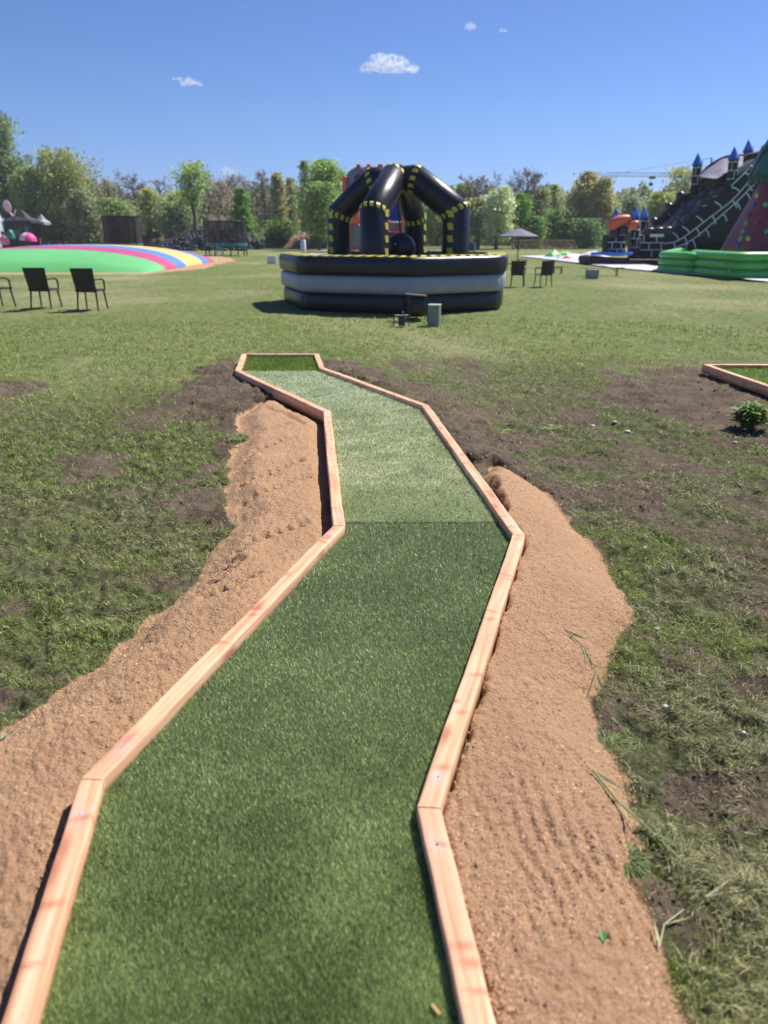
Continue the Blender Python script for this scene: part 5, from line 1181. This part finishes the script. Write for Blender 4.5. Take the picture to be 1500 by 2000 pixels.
# person with pink top at far left
def person(label, X, Y, h, top, legs, hair, rz=0, group=None):
    t = thing('person', label, 'person', (X, Y, FZ), rz); k = h / 1.7
    J = [((0, 0, .92), .125), ((0, 0, 1.12), .12), ((0, 0, 1.32), .14), ((0, 0, 1.45), .055), ((0, 0, 1.52), .06), ((0, .01, 1.62), .088), ((0, 0, 1.69), .055),
         ((-.17, 0, 1.36), .06), ((-.23, .03, 1.12), .042), ((-.16, .20, .98), .03), ((.17, 0, 1.36), .06), ((.24, .02, 1.10), .042), ((.20, .12, .88), .03),
         ((-.09, 0, .85), .095), ((-.10, .03, .48), .06), ((-.10, -.02, .08), .04), ((-.10, .12, .04), .035), ((.09, 0, .85), .095), ((.11, .02, .48), .06), ((.12, -.04, .08), .04), ((.13, .10, .04), .035)]
    E = [(0, 1), (1, 2), (2, 3), (3, 4), (4, 5), (5, 6), (2, 7), (7, 8), (8, 9), (2, 10), (10, 11), (11, 12), (0, 13), (13, 14), (14, 15), (15, 16), (0, 17), (17, 18), (18, 19), (19, 20)]
    me = bpy.data.meshes.new('body'); me.from_pydata([Vector(j[0]) * k for j in J], E, []); o = bpy.data.objects.new('body', me); COL.objects.link(o); o.parent = t
    md_ = o.modifiers.new('skin', 'SKIN'); me.skin_vertices[0].data[0].use_root = True
    for i, j in enumerate(J): me.skin_vertices[0].data[i].radius = (j[1] * k, j[1] * k)
    s_ = o.modifiers.new('sub', 'SUBSURF'); s_.levels = 1; s_.render_levels = 2
    m = bpy.data.materials.new('person clothes'); m.use_nodes = True; n = m.node_tree.nodes; l = m.node_tree.links; tc = n.new('ShaderNodeTexCoord'); sx = n.new('ShaderNodeSeparateXYZ'); l.new(tc.outputs['Object'], sx.inputs[0])
    r = n.new('ShaderNodeValToRGB'); r.color_ramp.interpolation = 'CONSTANT'; e = r.color_ramp.elements; e.new(.5); e.new(.6); mp = n.new('ShaderNodeMath'); mp.operation = 'DIVIDE'; mp.inputs[1].default_value = 1.8 * k; l.new(sx.outputs[2], mp.inputs[0]); l.new(mp.outputs[0], r.inputs[0])
    for q, (pos, c) in zip(e, [(0, (.03, .03, .03)), (.04, legs), (.53, top), (.80, (.50, .30, .22))]): q.position = pos; q.color = (*c, 1)
    l.new(r.outputs[0], n['Principled BSDF'].inputs['Base Color']); me.materials.append(m)
    MB().ball((0, -.02 * k, 1.645 * k), .112 * k, 12, 8, (1, 1.05, 1)).build('hair', mat('dark hair', hair, .6), t, smooth=True)
    MB().box((0, .105 * k, 1.60 * k), (.03 * k, .04 * k, .045 * k), None, .6).build('nose', mat('skin', (.50, .30, .22), .5), t)
    return t
person('person in pink top and black trousers standing behind the jumping pillow', XP(11, 47), 47, 1.62, (.60, .22, .32), (.02, .02, .025), (.015, .012, .012), .3)
person('person in dark clothes standing beyond the round inflatable at its left', XP(598, 75), 75, 1.35, (.02, .02, .025), (.03, .03, .035), (.02, .015, .01), 2.5)
# blue barrel and white cylinder
o = MB().lathe([(.26, 0), (.30, .05), (.30, .85), (.26, .9), (.02, .9)], (0, 0, 0), 14).build('barrel', mat('barrel blue', (.02, .05, .12), .4)); o.location = (XP(921, 56), 56, FZ); tag(o, 'dark blue barrel under the trees right of the arches', 'barrel'); smooth_by_angle(o)
o = MB().lathe([(.24, 0), (.24, .95), (.20, 1.0), (.02, 1.0)], (0, 0, 0), 14).build('white_drum', WHT); o.location = (XP(592, 72), 72, FZ); tag(o, 'white upright drum on the lawn just left of the round inflatable', 'drum'); smooth_by_angle(o)

# ------------------------------------------------------------------ lattice fence of branches, crane, tower
Yf = 78; fe = thing('lattice_fence', 'low rustic lattice fence of branches beyond the grey parasol', 'fence', (XP(1060, Yf), Yf, FZ)); x0, x1 = XP(1002, Yf) - fe.location.x, XP(1121, Yf) - fe.location.x; zt = ZP(468, Yf) - FZ
BR = mat('branch wood', (.30, .20, .12), .9, .3, 5); n = 9
for i in range(n + 1): MB().tube([(x0 + (x1 - x0) * i / n, 0, 0), (x0 + (x1 - x0) * i / n, 0, zt)], .05, 5).build('post', BR, fe)
for i in range(n):
    a = x0 + (x1 - x0) * i / n; b_ = x0 + (x1 - x0) * (i + 1) / n
    for z in (.15, zt * .5, zt * .92): MB().tube([(a, -.05, z), (b_, -.05, z + random.uniform(-.05, .05))], .035, 4).build('rail', BR, fe)
    for q in range(5): u = a + (b_ - a) * q / 5; MB().tube([(u, .04, .05), (u + (b_ - a) * .35 * (1 if q % 2 else -1), .04, zt * .95)], .028, 4).build('branch', BR, fe)
Yc = 320; cr = thing('tower_crane', 'distant tower crane whose jib reaches out behind the castle slide', 'crane', (at(1385, 470, Yc).x, Yc, FZ)); CS = mat('crane grey', (.20, .23, .28), .6)
def cp(px, py): p = at(px, py, Yc); return Vector((p.x - cr.location.x, 0, p.z - FZ))
a, b_ = cp(1169, 344), cp(1390, 345); J_ = MB(); N = 30; h = 1.3
J_.tube([a, b_], .16, 4).tube([a + Vector((3, 0, h)), b_ + Vector((0, 0, h))], .13, 4)
for i in range(N): p = a + (b_ - a) * i / N; q = a + (b_ - a) * (i + .5) / N; r__ = a + (b_ - a) * (i + 1) / N; J_.tube([p, q + Vector((0, 0, h)), r__], .07, 3)
J_.build('jib', CS, cr); MB().tube([cp(1200, 340), cp(1390, 308)], .07, 4).tube([cp(1290, 341), cp(1390, 308)], .07, 4).build('stay_cable', CS, cr)
MB().tube([cp(1385, 345), (0, 0, 0)], .7, 4).build('mast', CS, cr); MB().tube([cp(1388, 345), cp(1390, 308)], .4, 4).build('tower_head', CS, cr)
p = cp(1274, 347); MB().box(p, (2.2, 1, .9)).build('trolley', STEEL, cr); MB().tube([p, cp(1271, 358)], .06, 4).build('hoist_cable', STEEL, cr); MB().box(cp(1271, 360), (1.3, 1, 1.3)).build('hook_block', STEEL, cr)
p = at(1205, 470, 420); bd = thing('office_tower', 'distant pale grey tower block rising behind the yellowish poplars', 'building', (p.x, 420, FZ)); s_ = .27
z = at(1205, 376, 420).z - FZ; MB().box((0, 0, z / 2), (5.0, 5, z)).build('wall', mat('pale concrete', (.33, .35, .40), .8, .1, .5), bd); MB().box((1.2, 0, z + .9), (2.2, 3, 1.8)).build('roof_house', mat('dark concrete', (.22, .24, .28), .8), bd)
for i in range(5):
    for j in range(3): MB().box((-1.6 + j * 1.6, -2.52, z - 1.6 - i * 2.6), (.9, .06, 1.3)).build('window', mat('dark pane', (.08, .10, .14), .2), bd)

# ------------------------------------------------------------------ trees: tapered trunk, limbs, twigs and a crown of many leaf faces
BARK = mat('bark', (.085, .07, .055), .9, .3, 2, .6, 10); TWIG = mat('twig bark', (.20, .17, .15), .9, .25, 2)
LEAF = attr_mat('leaves', .55, .5, .3)
def fast_tubes(S, n=3):
    """S: array of segments (x0,y0,z0,x1,y1,z1,r0,r1)"""
    S = np.array(S); a = S[:, :3]; b = S[:, 3:6]; d = b - a; d /= np.linalg.norm(d, axis=1, keepdims=True) + 1e-9
    ref = np.where(np.abs(d[:, 2:3]) < .9, [[0, 0, 1.]], [[1., 0, 0]]); u = np.cross(d, ref); u /= np.linalg.norm(u, axis=1, keepdims=True); w = np.cross(d, u)
    V = []
    for e, r in ((a, S[:, 6]), (b, S[:, 7])):
        for j in range(n): t = 2 * math.pi * j / n; V.append(e + (u * math.cos(t) + w * math.sin(t)) * r[:, None])
    V = np.stack(V, 1); m = len(S); base = np.arange(m)[:, None] * 2 * n
    F_ = np.concatenate([np.stack([base[:, 0] + j, base[:, 0] + (j + 1) % n, base[:, 0] + n + (j + 1) % n, base[:, 0] + n + j], 1) for j in range(n)])
    return V.reshape(-1, 3), F_
def env(kind, t):
    if kind in ('round', 'bare'): return max(.12, math.sin(math.pi * (.12 + .80 * t)) ** .7)
    if kind == 'column': return max(.15, math.sin(math.pi * (.10 + .82 * t)) ** .8 * (1 - .45 * t) * 1.25)
    if kind == 'cone': return max(.05, 1.05 * (1 - t) ** .85)
    if kind == 'willow': return max(.2, math.sin(math.pi * (.22 + .66 * t)) ** .6)
    return 1
def tree(label, cx, ytop, wpx, Y, kind, col, leaves=5000, bare=.0, cb=.12, name='tree', seed=None, lsize=1.0, ybase=None, cat='tree', group='trees along the far edge of the field', twigs=1.0):
    seed = seed if seed is not None else int(cx * 7 + ytop); g = np.random.default_rng(seed)
    X0 = XP(cx, Y, 3); H = ZP(ytop, Y) - FZ; W = wpx * (XP(100, Y) - XP(0, Y)) / 100
    t = thing(name, label, cat, (X0, Y, FZ), 0, group)
    S = []; tips = []; z = 0; p = np.array([0., 0., 0.]); r0 = .028 * H + .04; lean = (g.random(2) - .5) * .10 * H
    nT = 9; trunk = [np.array([lean[0] * (i / nT) ** 1.5 + (g.random() - .5) * .03 * H * (i > 0), lean[1] * (i / nT), H * .93 * i / nT]) for i in range(nT + 1)]
    TS = [(*trunk[i], *trunk[i + 1], r0 * (1 - .09 * i), r0 * (1 - .09 * (i + 1))) for i in range(nT)]
    ntr = 1
    nb = 26 if kind != 'cone' else 34
    for k in range(nb):
        tt = (k + g.random()) / nb; zz_ = H * (cb + (1 - cb) * tt * .95); f = zz_ / (H * .93) * nT; i = min(nT - 1, int(f)); q = trunk[i] + (trunk[i + 1] - trunk[i]) * min(1, f - i)
        a = k * 2.399 + g.random(); L = W / 2 * env(kind, tt) * (.55 + .5 * g.random())
        up = {'round': .55, 'bare': .8, 'column': 1.3, 'cone': .15, 'willow': .5}[kind] * (.6 + .7 * g.random())
        d = np.array([math.cos(a), math.sin(a), up]); d /= np.linalg.norm(d); br = .30 * r0 * (1 - .6 * tt) + .015
        e1 = q + d * L * .55; e2 = e1 + (d + np.array([0, 0, .25 if kind != 'willow' else -.35])) * L * .5
        S += [(*q, *e1, br, br * .6), (*e1, *e2, br * .6, br * .25)]; tips.append((e1, L)); tips.append((e2, L))
        for m_ in range(int((8 + 4 * bare) * twigs)):
            s_ = .3 + .7 * g.random(); b0 = q + (e1 - q) * s_ * 1.0 if g.random() < .5 else e1 + (e2 - e1) * g.random()
            dd = d * .5 + (g.random(3) - .5) * 1.6 + np.array([0, 0, .35 if kind != 'willow' else -.4]); dd /= np.linalg.norm(dd); l2 = L * (.2 + .28 * g.random()); b1 = b0 + dd * l2
            S.append((*b0, *b1, br * .32, .012)); tips.append((b1, L * .7))
            if bare:
                for _ in range(int(7 * bare * twigs)):
                    d3 = dd + (g.random(3) - .5) * 1.5; d3 /= np.linalg.norm(d3); c0 = b0 + (b1 - b0) * (.3 + .7 * g.random()); c1 = c0 + d3 * l2 * (.35 + .4 * g.random())
                    S.append((*c0, *c1, .018, .007)); tips.append((c1, L * .45))
    S = np.array(S); zm = max(S[:, 5].max(), H * .5); kz = H / zm; S[:, 2] *= kz; S[:, 5] *= kz; TS = [(a_, b2, c_ * kz, d_, e_, f_ * kz, g1, g2_) for a_, b2, c_, d_, e_, f_, g1, g2_ in TS]
    tips = [(np.array([q[0][0], q[0][1], q[0][2] * kz]), q[1]) for q in tips]
    V, F_ = fast_tubes(TS, 7); np_mesh('trunk', V, F_, BARK, None, t, smooth=True, k=4)
    V, F_ = fast_tubes(S, 3); np_mesh('branches', V, F_, TWIG if bare > .4 else BARK, None, t, k=4)
    if leaves:
        T = np.array([q[0] for q in tips]); n = int(leaves * (1.9 - 1.5 * min(1, bare))); nt = len(T); wgt = g.random(nt) ** 1.1 + .15; wgt /= wgt.sum(); idx = g.choice(nt, n, p=wgt)
        sp = np.array([q[1] for q in tips])[idx] * .26 + .15
        C = T[idx] + g.normal(size=(n, 3)) * sp[:, None] * np.array([1, 1, .8] if kind != 'willow' else [.7, .7, 1.3])
        if kind == 'willow': C[:, 2] -= g.random(n) * .12 * H
        C[:, 2] = np.clip(C[:, 2], .02 * H + .1, H * 1.01); s_ = (.06 + .085 * g.random(n)) * lsize * (1 - .35 * min(1, bare)) * (Y / 80)
        A = g.normal(size=(n, 3)); A /= np.linalg.norm(A, axis=1, keepdims=True); B = np.cross(A, g.normal(size=(n, 3))); B /= np.linalg.norm(B, axis=1, keepdims=True) + 1e-9
        V = np.stack([C + A * s_[:, None] * 1.2, C - A * s_[:, None] * .6 + B * s_[:, None], C - A * s_[:, None] * .6 - B * s_[:, None]], 1).reshape(-1, 3)
        cl = .7 + .6 * g.random(nt)[idx]; c = np.array(col) * 1.7 * (cl * (.75 + .5 * g.random(n)))[:, None]; c[:, 0] *= (.85 + .3 * g.random(n))
        np_mesh('crown', V, np.arange(3 * n).reshape(-1, 3), LEAF, np.repeat(c, 3, 0), t)
    return t
LG = (.22, .28, .10); YG = (.31, .33, .12); DG = (.11, .17, .06); OL = (.22, .24, .12); BY = (.30, .28, .12); BRN = (.27, .24, .14); PALE = (.38, .42, .24); GRG = (.18, .24, .12)
T_ = tree
T_('tallest poplar, airy light green, at the left photo edge', 22, 214, 118, 106, 'column', GRG, 9000, cb=.08, name='poplar_tree')
T_('dense green tree at the foot of the tallest poplar', 62, 330, 78, 104, 'round', LG, 5500, name='leafy_tree', cb=.05)
T_('dark green tree cut off by the left photo edge behind the tents', -8, 330, 70, 108, 'round', DG, 4000, name='leafy_tree', cb=.05)
T_('bare spindly tree between the tallest poplar and the big willow', 72, 300, 40, 112, 'bare', BRN, 300, bare=.6, name='bare_tree')
T_('big olive green willow with broad crown left of the bare trees', 138, 293, 124, 104, 'willow', (.24, .26, .09), 11000, cb=.10, name='willow_tree')
T_('dark undergrowth tree at the right foot of the big willow', 170, 372, 66, 100, 'round', OL, 4200, name='leafy_tree', cb=.04)
T_('brownish thin tree right of the big willow', 214, 348, 52, 96, 'bare', BRN, 1600, bare=.7, name='bare_tree')
T_('wide bare purple brown tree above the dense trampoline', 270, 324, 100, 98, 'bare', BRN, 900, bare=1, name='bare_tree', twigs=1.3)
T_('green rounded bush tree behind the dense trampoline', 232, 388, 66, 88, 'round', LG, 3800, name='leafy_tree', cb=.04)
T_('bare slender tree right of the wide bare one', 322, 345, 60, 104, 'bare', BRN, 700, bare=.9, name='bare_tree')
T_('yellow green young tree right of the dense trampoline', 296, 368, 48, 94, 'round', YG, 2500, name='leafy_tree')
T_('silvery green bush tree behind the left end of the foil mound', 345, 395, 80, 92, 'round', (.20, .25, .12), 4200, name='leafy_tree', cb=.03)
T_('yellow green tree left of the crooked tall tree', 350, 372, 56, 97, 'round', YG, 2600, name='leafy_tree')
T_('crooked tall tree with leafy tuft on top above the foil mound', 378, 314, 66, 90, 'round', (.25, .33, .09), 2000, bare=.3, name='crooked_tree', cb=.5)
T_('sparse tree right of the crooked tall tree', 412, 336, 48, 100, 'round', OL, 1500, bare=.5, name='leafy_tree')
T_('reddish brown budding tree above the trampoline', 437, 352, 60, 98, 'round', (.25, .21, .14), 2200, bare=.7, name='leafy_tree')
T_('dark conical tree right behind the trampoline', 475, 370, 50, 86, 'cone', (.12, .22, .04), 4200, name='conical_tree', cb=.02)
T_('broad olive brown tree behind the conical one', 465, 336, 96, 108, 'round', (.21, .19, .12), 2600, bare=.8, name='leafy_tree')
T_('bare grey tree standing left of the yellowish slim trees', 520, 330, 62, 102, 'bare', BRN, 900, bare=1, name='bare_tree', twigs=1.2)
T_('tall slim yellowish tree left of the bright green tree', 548, 340, 40, 94, 'column', BY, 2600, name='poplar_tree')
T_('slim pale tree between the yellowish one and the bright green tree', 572, 350, 40, 97, 'column', (.25, .24, .12), 2000, bare=.4, name='poplar_tree')
T_('thin pale green top showing left above the bright green tree', 594, 316, 34, 100, 'column', GRG, 1500, name='poplar_tree')
T_('dense bright green round tree left of the arches', 632, 316, 88, 84, 'round', (.21, .30, .08), 13000, cb=.06, name='leafy_tree')
T_('smaller grey green tree in front of the bright green tree', 622, 358, 62, 76, 'round', (.19, .25, .08), 5200, cb=.22, name='leafy_tree')
T_('low green shrub at the foot of the overgrown heap', 552, 432, 70, 88, 'round', (.10, .17, .04), 2600, name='shrub', cat='shrub', cb=.02)
T_('yellow green tree just right of the arches', 908, 360, 54, 90, 'round', LG, 3600, name='leafy_tree')
T_('broad bare brown tree right of the arches', 930, 328, 110, 88, 'bare', (.26, .23, .14), 1200, bare=1, name='bare_tree', twigs=1.3)
T_('tall bare tree behind the white blossoming tree', 1022, 324, 104, 92, 'bare', (.26, .23, .14), 900, bare=1, name='bare_tree', twigs=1.3)
T_('pale green blossoming tree left of the parasol', 972, 368, 70, 80, 'round', PALE, 6000, name='blossoming_tree', cb=.18)
T_('dark multi stemmed tree under the broad bare brown tree', 936, 388, 60, 82, 'round', OL, 3200, cb=.25, name='leafy_tree')
T_('slender fresh green tree behind the parasol', 1012, 380, 50, 84, 'column', (.15, .26, .05), 4200, name='poplar_tree')
T_('sparse olive tree right of the parasol', 1048, 366, 60, 92, 'round', OL, 3000, bare=.4, name='leafy_tree')
T_('round low green bush tree above the lattice fence', 1045, 424, 46, 84, 'round', (.13, .22, .05), 3000, name='leafy_tree', cb=.03)
T_('light green feathery tree between parasol and yellowish poplars', 1082, 362, 56, 96, 'column', (.24, .29, .11), 3400, bare=.3, name='poplar_tree')
T_('left one of the two yellow brown poplars', 1138, 338, 74, 90, 'column', BY, 7500, name='poplar_tree', cb=.05)
T_('right one of the two yellow brown poplars', 1177, 350, 60, 88, 'column', (.29, .27, .11), 5600, name='poplar_tree', cb=.05)
T_('low dark green tree in front of the left yellow brown poplar', 1098, 412, 70, 88, 'round', (.13, .20, .07), 3600, name='leafy_tree', cb=.03)
T_('green tree between the yellow brown poplars and the small towers', 1232, 388, 58, 100, 'round', GRG, 3000, name='leafy_tree')
T_('yellow green tree rising behind the castle battlements', 1288, 378, 66, 92, 'round', (.24, .28, .08), 4200, name='leafy_tree')
T_('airy light green tree behind the left tall castle tower', 1328, 328, 84, 96, 'round', YG, 3200, bare=.4, name='leafy_tree', cb=.25)
T_('tree behind the castle awning at the right', 1385, 350, 80, 92, 'round', LG, 3500, name='leafy_tree')
T_('dark low tree behind the landing mat of the castle slide', 1150, 428, 60, 84, 'round', (.12, .19, .07), 2600, name='leafy_tree', cb=.02)
T_('pale grey tree behind the inflatable arches', 780, 352, 120, 104, 'round', OL, 3000, bare=.5, name='leafy_tree')
T_('green tree behind the right arch leg', 855, 372, 80, 100, 'round', LG, 3600, name='leafy_tree')
T_('green tree hidden mostly by the front arch leg', 720, 362, 90, 104, 'round', GRG, 3400, name='leafy_tree')

# far wood and undergrowth closing the gaps
def wood(name, label, n, Ya, Yb, hfun, col, seed, size, xr=(-420, 1950)):
    g = np.random.default_rng(seed); px = g.random(n) * (xr[1] - xr[0]) + xr[0]; Yv = Ya + (Yb - Ya) * g.random(n); top = hfun(px) + (fbm(px * .02, Yv * .1, 1.0, 4, seed) - .5) * 90
    u = g.random(n) ** .8
    p0 = np.array([XP(a, b) for a, b in zip(px, Yv)]); H = np.array([ZP(a, b) for a, b in zip(top, Yv)]) - FZ; H = np.maximum(H, .8)
    cell = vn(px * .09, Yv * .3, seed + 2); z = FZ + H * u * (.8 + .25 * cell); C = np.stack([p0, Yv, z], -1)
    s_ = (.12 + .16 * g.random(n)) * size; A = g.normal(size=(n, 3)); A /= np.linalg.norm(A, axis=1, keepdims=True); B = np.cross(A, g.normal(size=(n, 3))); B /= np.linalg.norm(B, axis=1, keepdims=True) + 1e-9
    V = np.stack([C + A * s_[:, None] * 1.3, C - A * s_[:, None] * .6 + B * s_[:, None], C - A * s_[:, None] * .6 - B * s_[:, None]], 1).reshape(-1, 3)
    hue = vn(px * .025, Yv * .05, seed + 5)[:, None]; c = (np.array(col[0]) * (1 - hue) + np.array(col[1]) * hue) * (.55 + .7 * g.random(n))[:, None]
    o = np_mesh(name, V, np.arange(3 * n).reshape(-1, 3), LEAF, np.repeat(c, 3, 0)); tag(o, kind='stuff'); return o
wood('far_wood', '', 130000, 112, 135, lambda x: 378 + 0 * x, ((.28, .34, .16), (.33, .33, .20)), 1, 1.5)
wood('undergrowth', '', 55000, 100, 110, lambda x: 440 + 0 * x, ((.19, .27, .10), (.27, .30, .14)), 2, 1.0)

# ------------------------------------------------------------------ clouds: small volumes of droplets far above the field
def cloud_mat(name, dens, ns):
    m = bpy.data.materials.new(name); m.use_nodes = True; n = m.node_tree.nodes; l = m.node_tree.links; n.remove(n['Principled BSDF'])
    v = n.new('ShaderNodeVolumePrincipled'); v.inputs['Color'].default_value = (1, 1, 1, 1); v.inputs['Anisotropy'].default_value = .2
    tc = n.new('ShaderNodeTexCoord'); nz = n.new('ShaderNodeTexNoise'); nz.inputs['Scale'].default_value = ns * .7; nz.inputs['Detail'].default_value = 2.5
    r = n.new('ShaderNodeMapRange'); r.inputs[1].default_value = .42; r.inputs[2].default_value = .66; r.inputs[4].default_value = dens
    l.new(tc.outputs['Object'], nz.inputs['Vector']); l.new(nz.outputs['Fac'], r.inputs[0]); l.new(r.outputs[0], v.inputs['Density'])
    v.inputs['Emission Strength'].default_value = 0
    l.new(v.outputs[0], n['Material Output'].inputs['Volume']); return m
def cloud(label, px, py, wpx, hpx, D, puffs, dens, seed):
    g = random.Random(seed); c = at(px, py, D); k = D / F_PX / math.cos(PITCH); W = wpx * k; Hh = hpx * k
    import bmesh
    bm = bmesh.new()
    for i in range(puffs):
        t = (i + .5) / puffs; x = (t - .5) * W * .86; r = Hh * (.20 + .30 * math.sin(math.pi * t)) * g.uniform(.7, 1.25); z = -Hh * .35 + r * .75 + g.uniform(0, .35) * Hh * math.sin(math.pi * t)
        res = bmesh.ops.create_icosphere(bm, subdivisions=3, radius=1)
        for v in res['verts']:
            n_ = 1 + .22 * math.sin(v.co.x * 5 + i) * math.sin(v.co.z * 6 + i * 2) * math.cos(v.co.y * 5); v.co = Vector((x + v.co.x * r * 1.5 * n_, v.co.y * r * 1.2 * n_ + g.uniform(-.02, .02) * W, z + v.co.z * r * n_))
    me = bpy.data.meshes.new('cloud'); bm.to_mesh(me); bm.free(); o = bpy.data.objects.new('cloud', me); COL.objects.link(o); o.location = c
    rm = o.modifiers.new('merge', 'REMESH'); rm.mode = 'VOXEL'; rm.voxel_size = Hh / 14
    me.materials.append(cloud_mat('cloud droplets', dens / Hh, 5.5 / Hh)); tag(o, label, 'cloud', None, 'thing')
cloud('largest white cloud, alone in the middle of the sky', 757, 131, 104, 26, 1500, 10, 2.0, 1)
cloud('small faint cloud streak in the left sky', 374, 164, 40, 12, 1600, 4, 1.6, 2); cloud('tiny faint wisp just left of the small left cloud', 345, 154, 20, 8, 1600, 2, 1.2, 3)
cloud('tiny cloud near the top of the sky', 918, 52, 18, 10, 1700, 3, 1.0, 4); cloud('tiniest wisp right of the tiny cloud near the top', 983, 61, 12, 7, 1700, 2, .8, 5)
cloud('low pale cloud just above the bare trees over the trampoline', 448, 338, 40, 14, 1500, 4, .5, 6)
hz = MB().box((0, 62, 24), (620, 172, 53)).build('haze', bpy.data.materials.new('haze air')); tag(hz, kind='stuff')
hm = hz.data.materials[0]; hm.use_nodes = True; hn = hm.node_tree.nodes; hn.remove(hn['Principled BSDF']); hv = hn.new('ShaderNodeVolumePrincipled'); hv.inputs['Color'].default_value = (.80, .87, 1, 1); hv.inputs['Density'].default_value = .0004; hv.inputs['Anisotropy'].default_value = .3
hm.node_tree.links.new(hv.outputs[0], hn['Material Output'].inputs['Volume'])
print('OBJS', len(bpy.data.objects), 'TRIS', sum(len(m.polygons) for m in bpy.data.meshes))
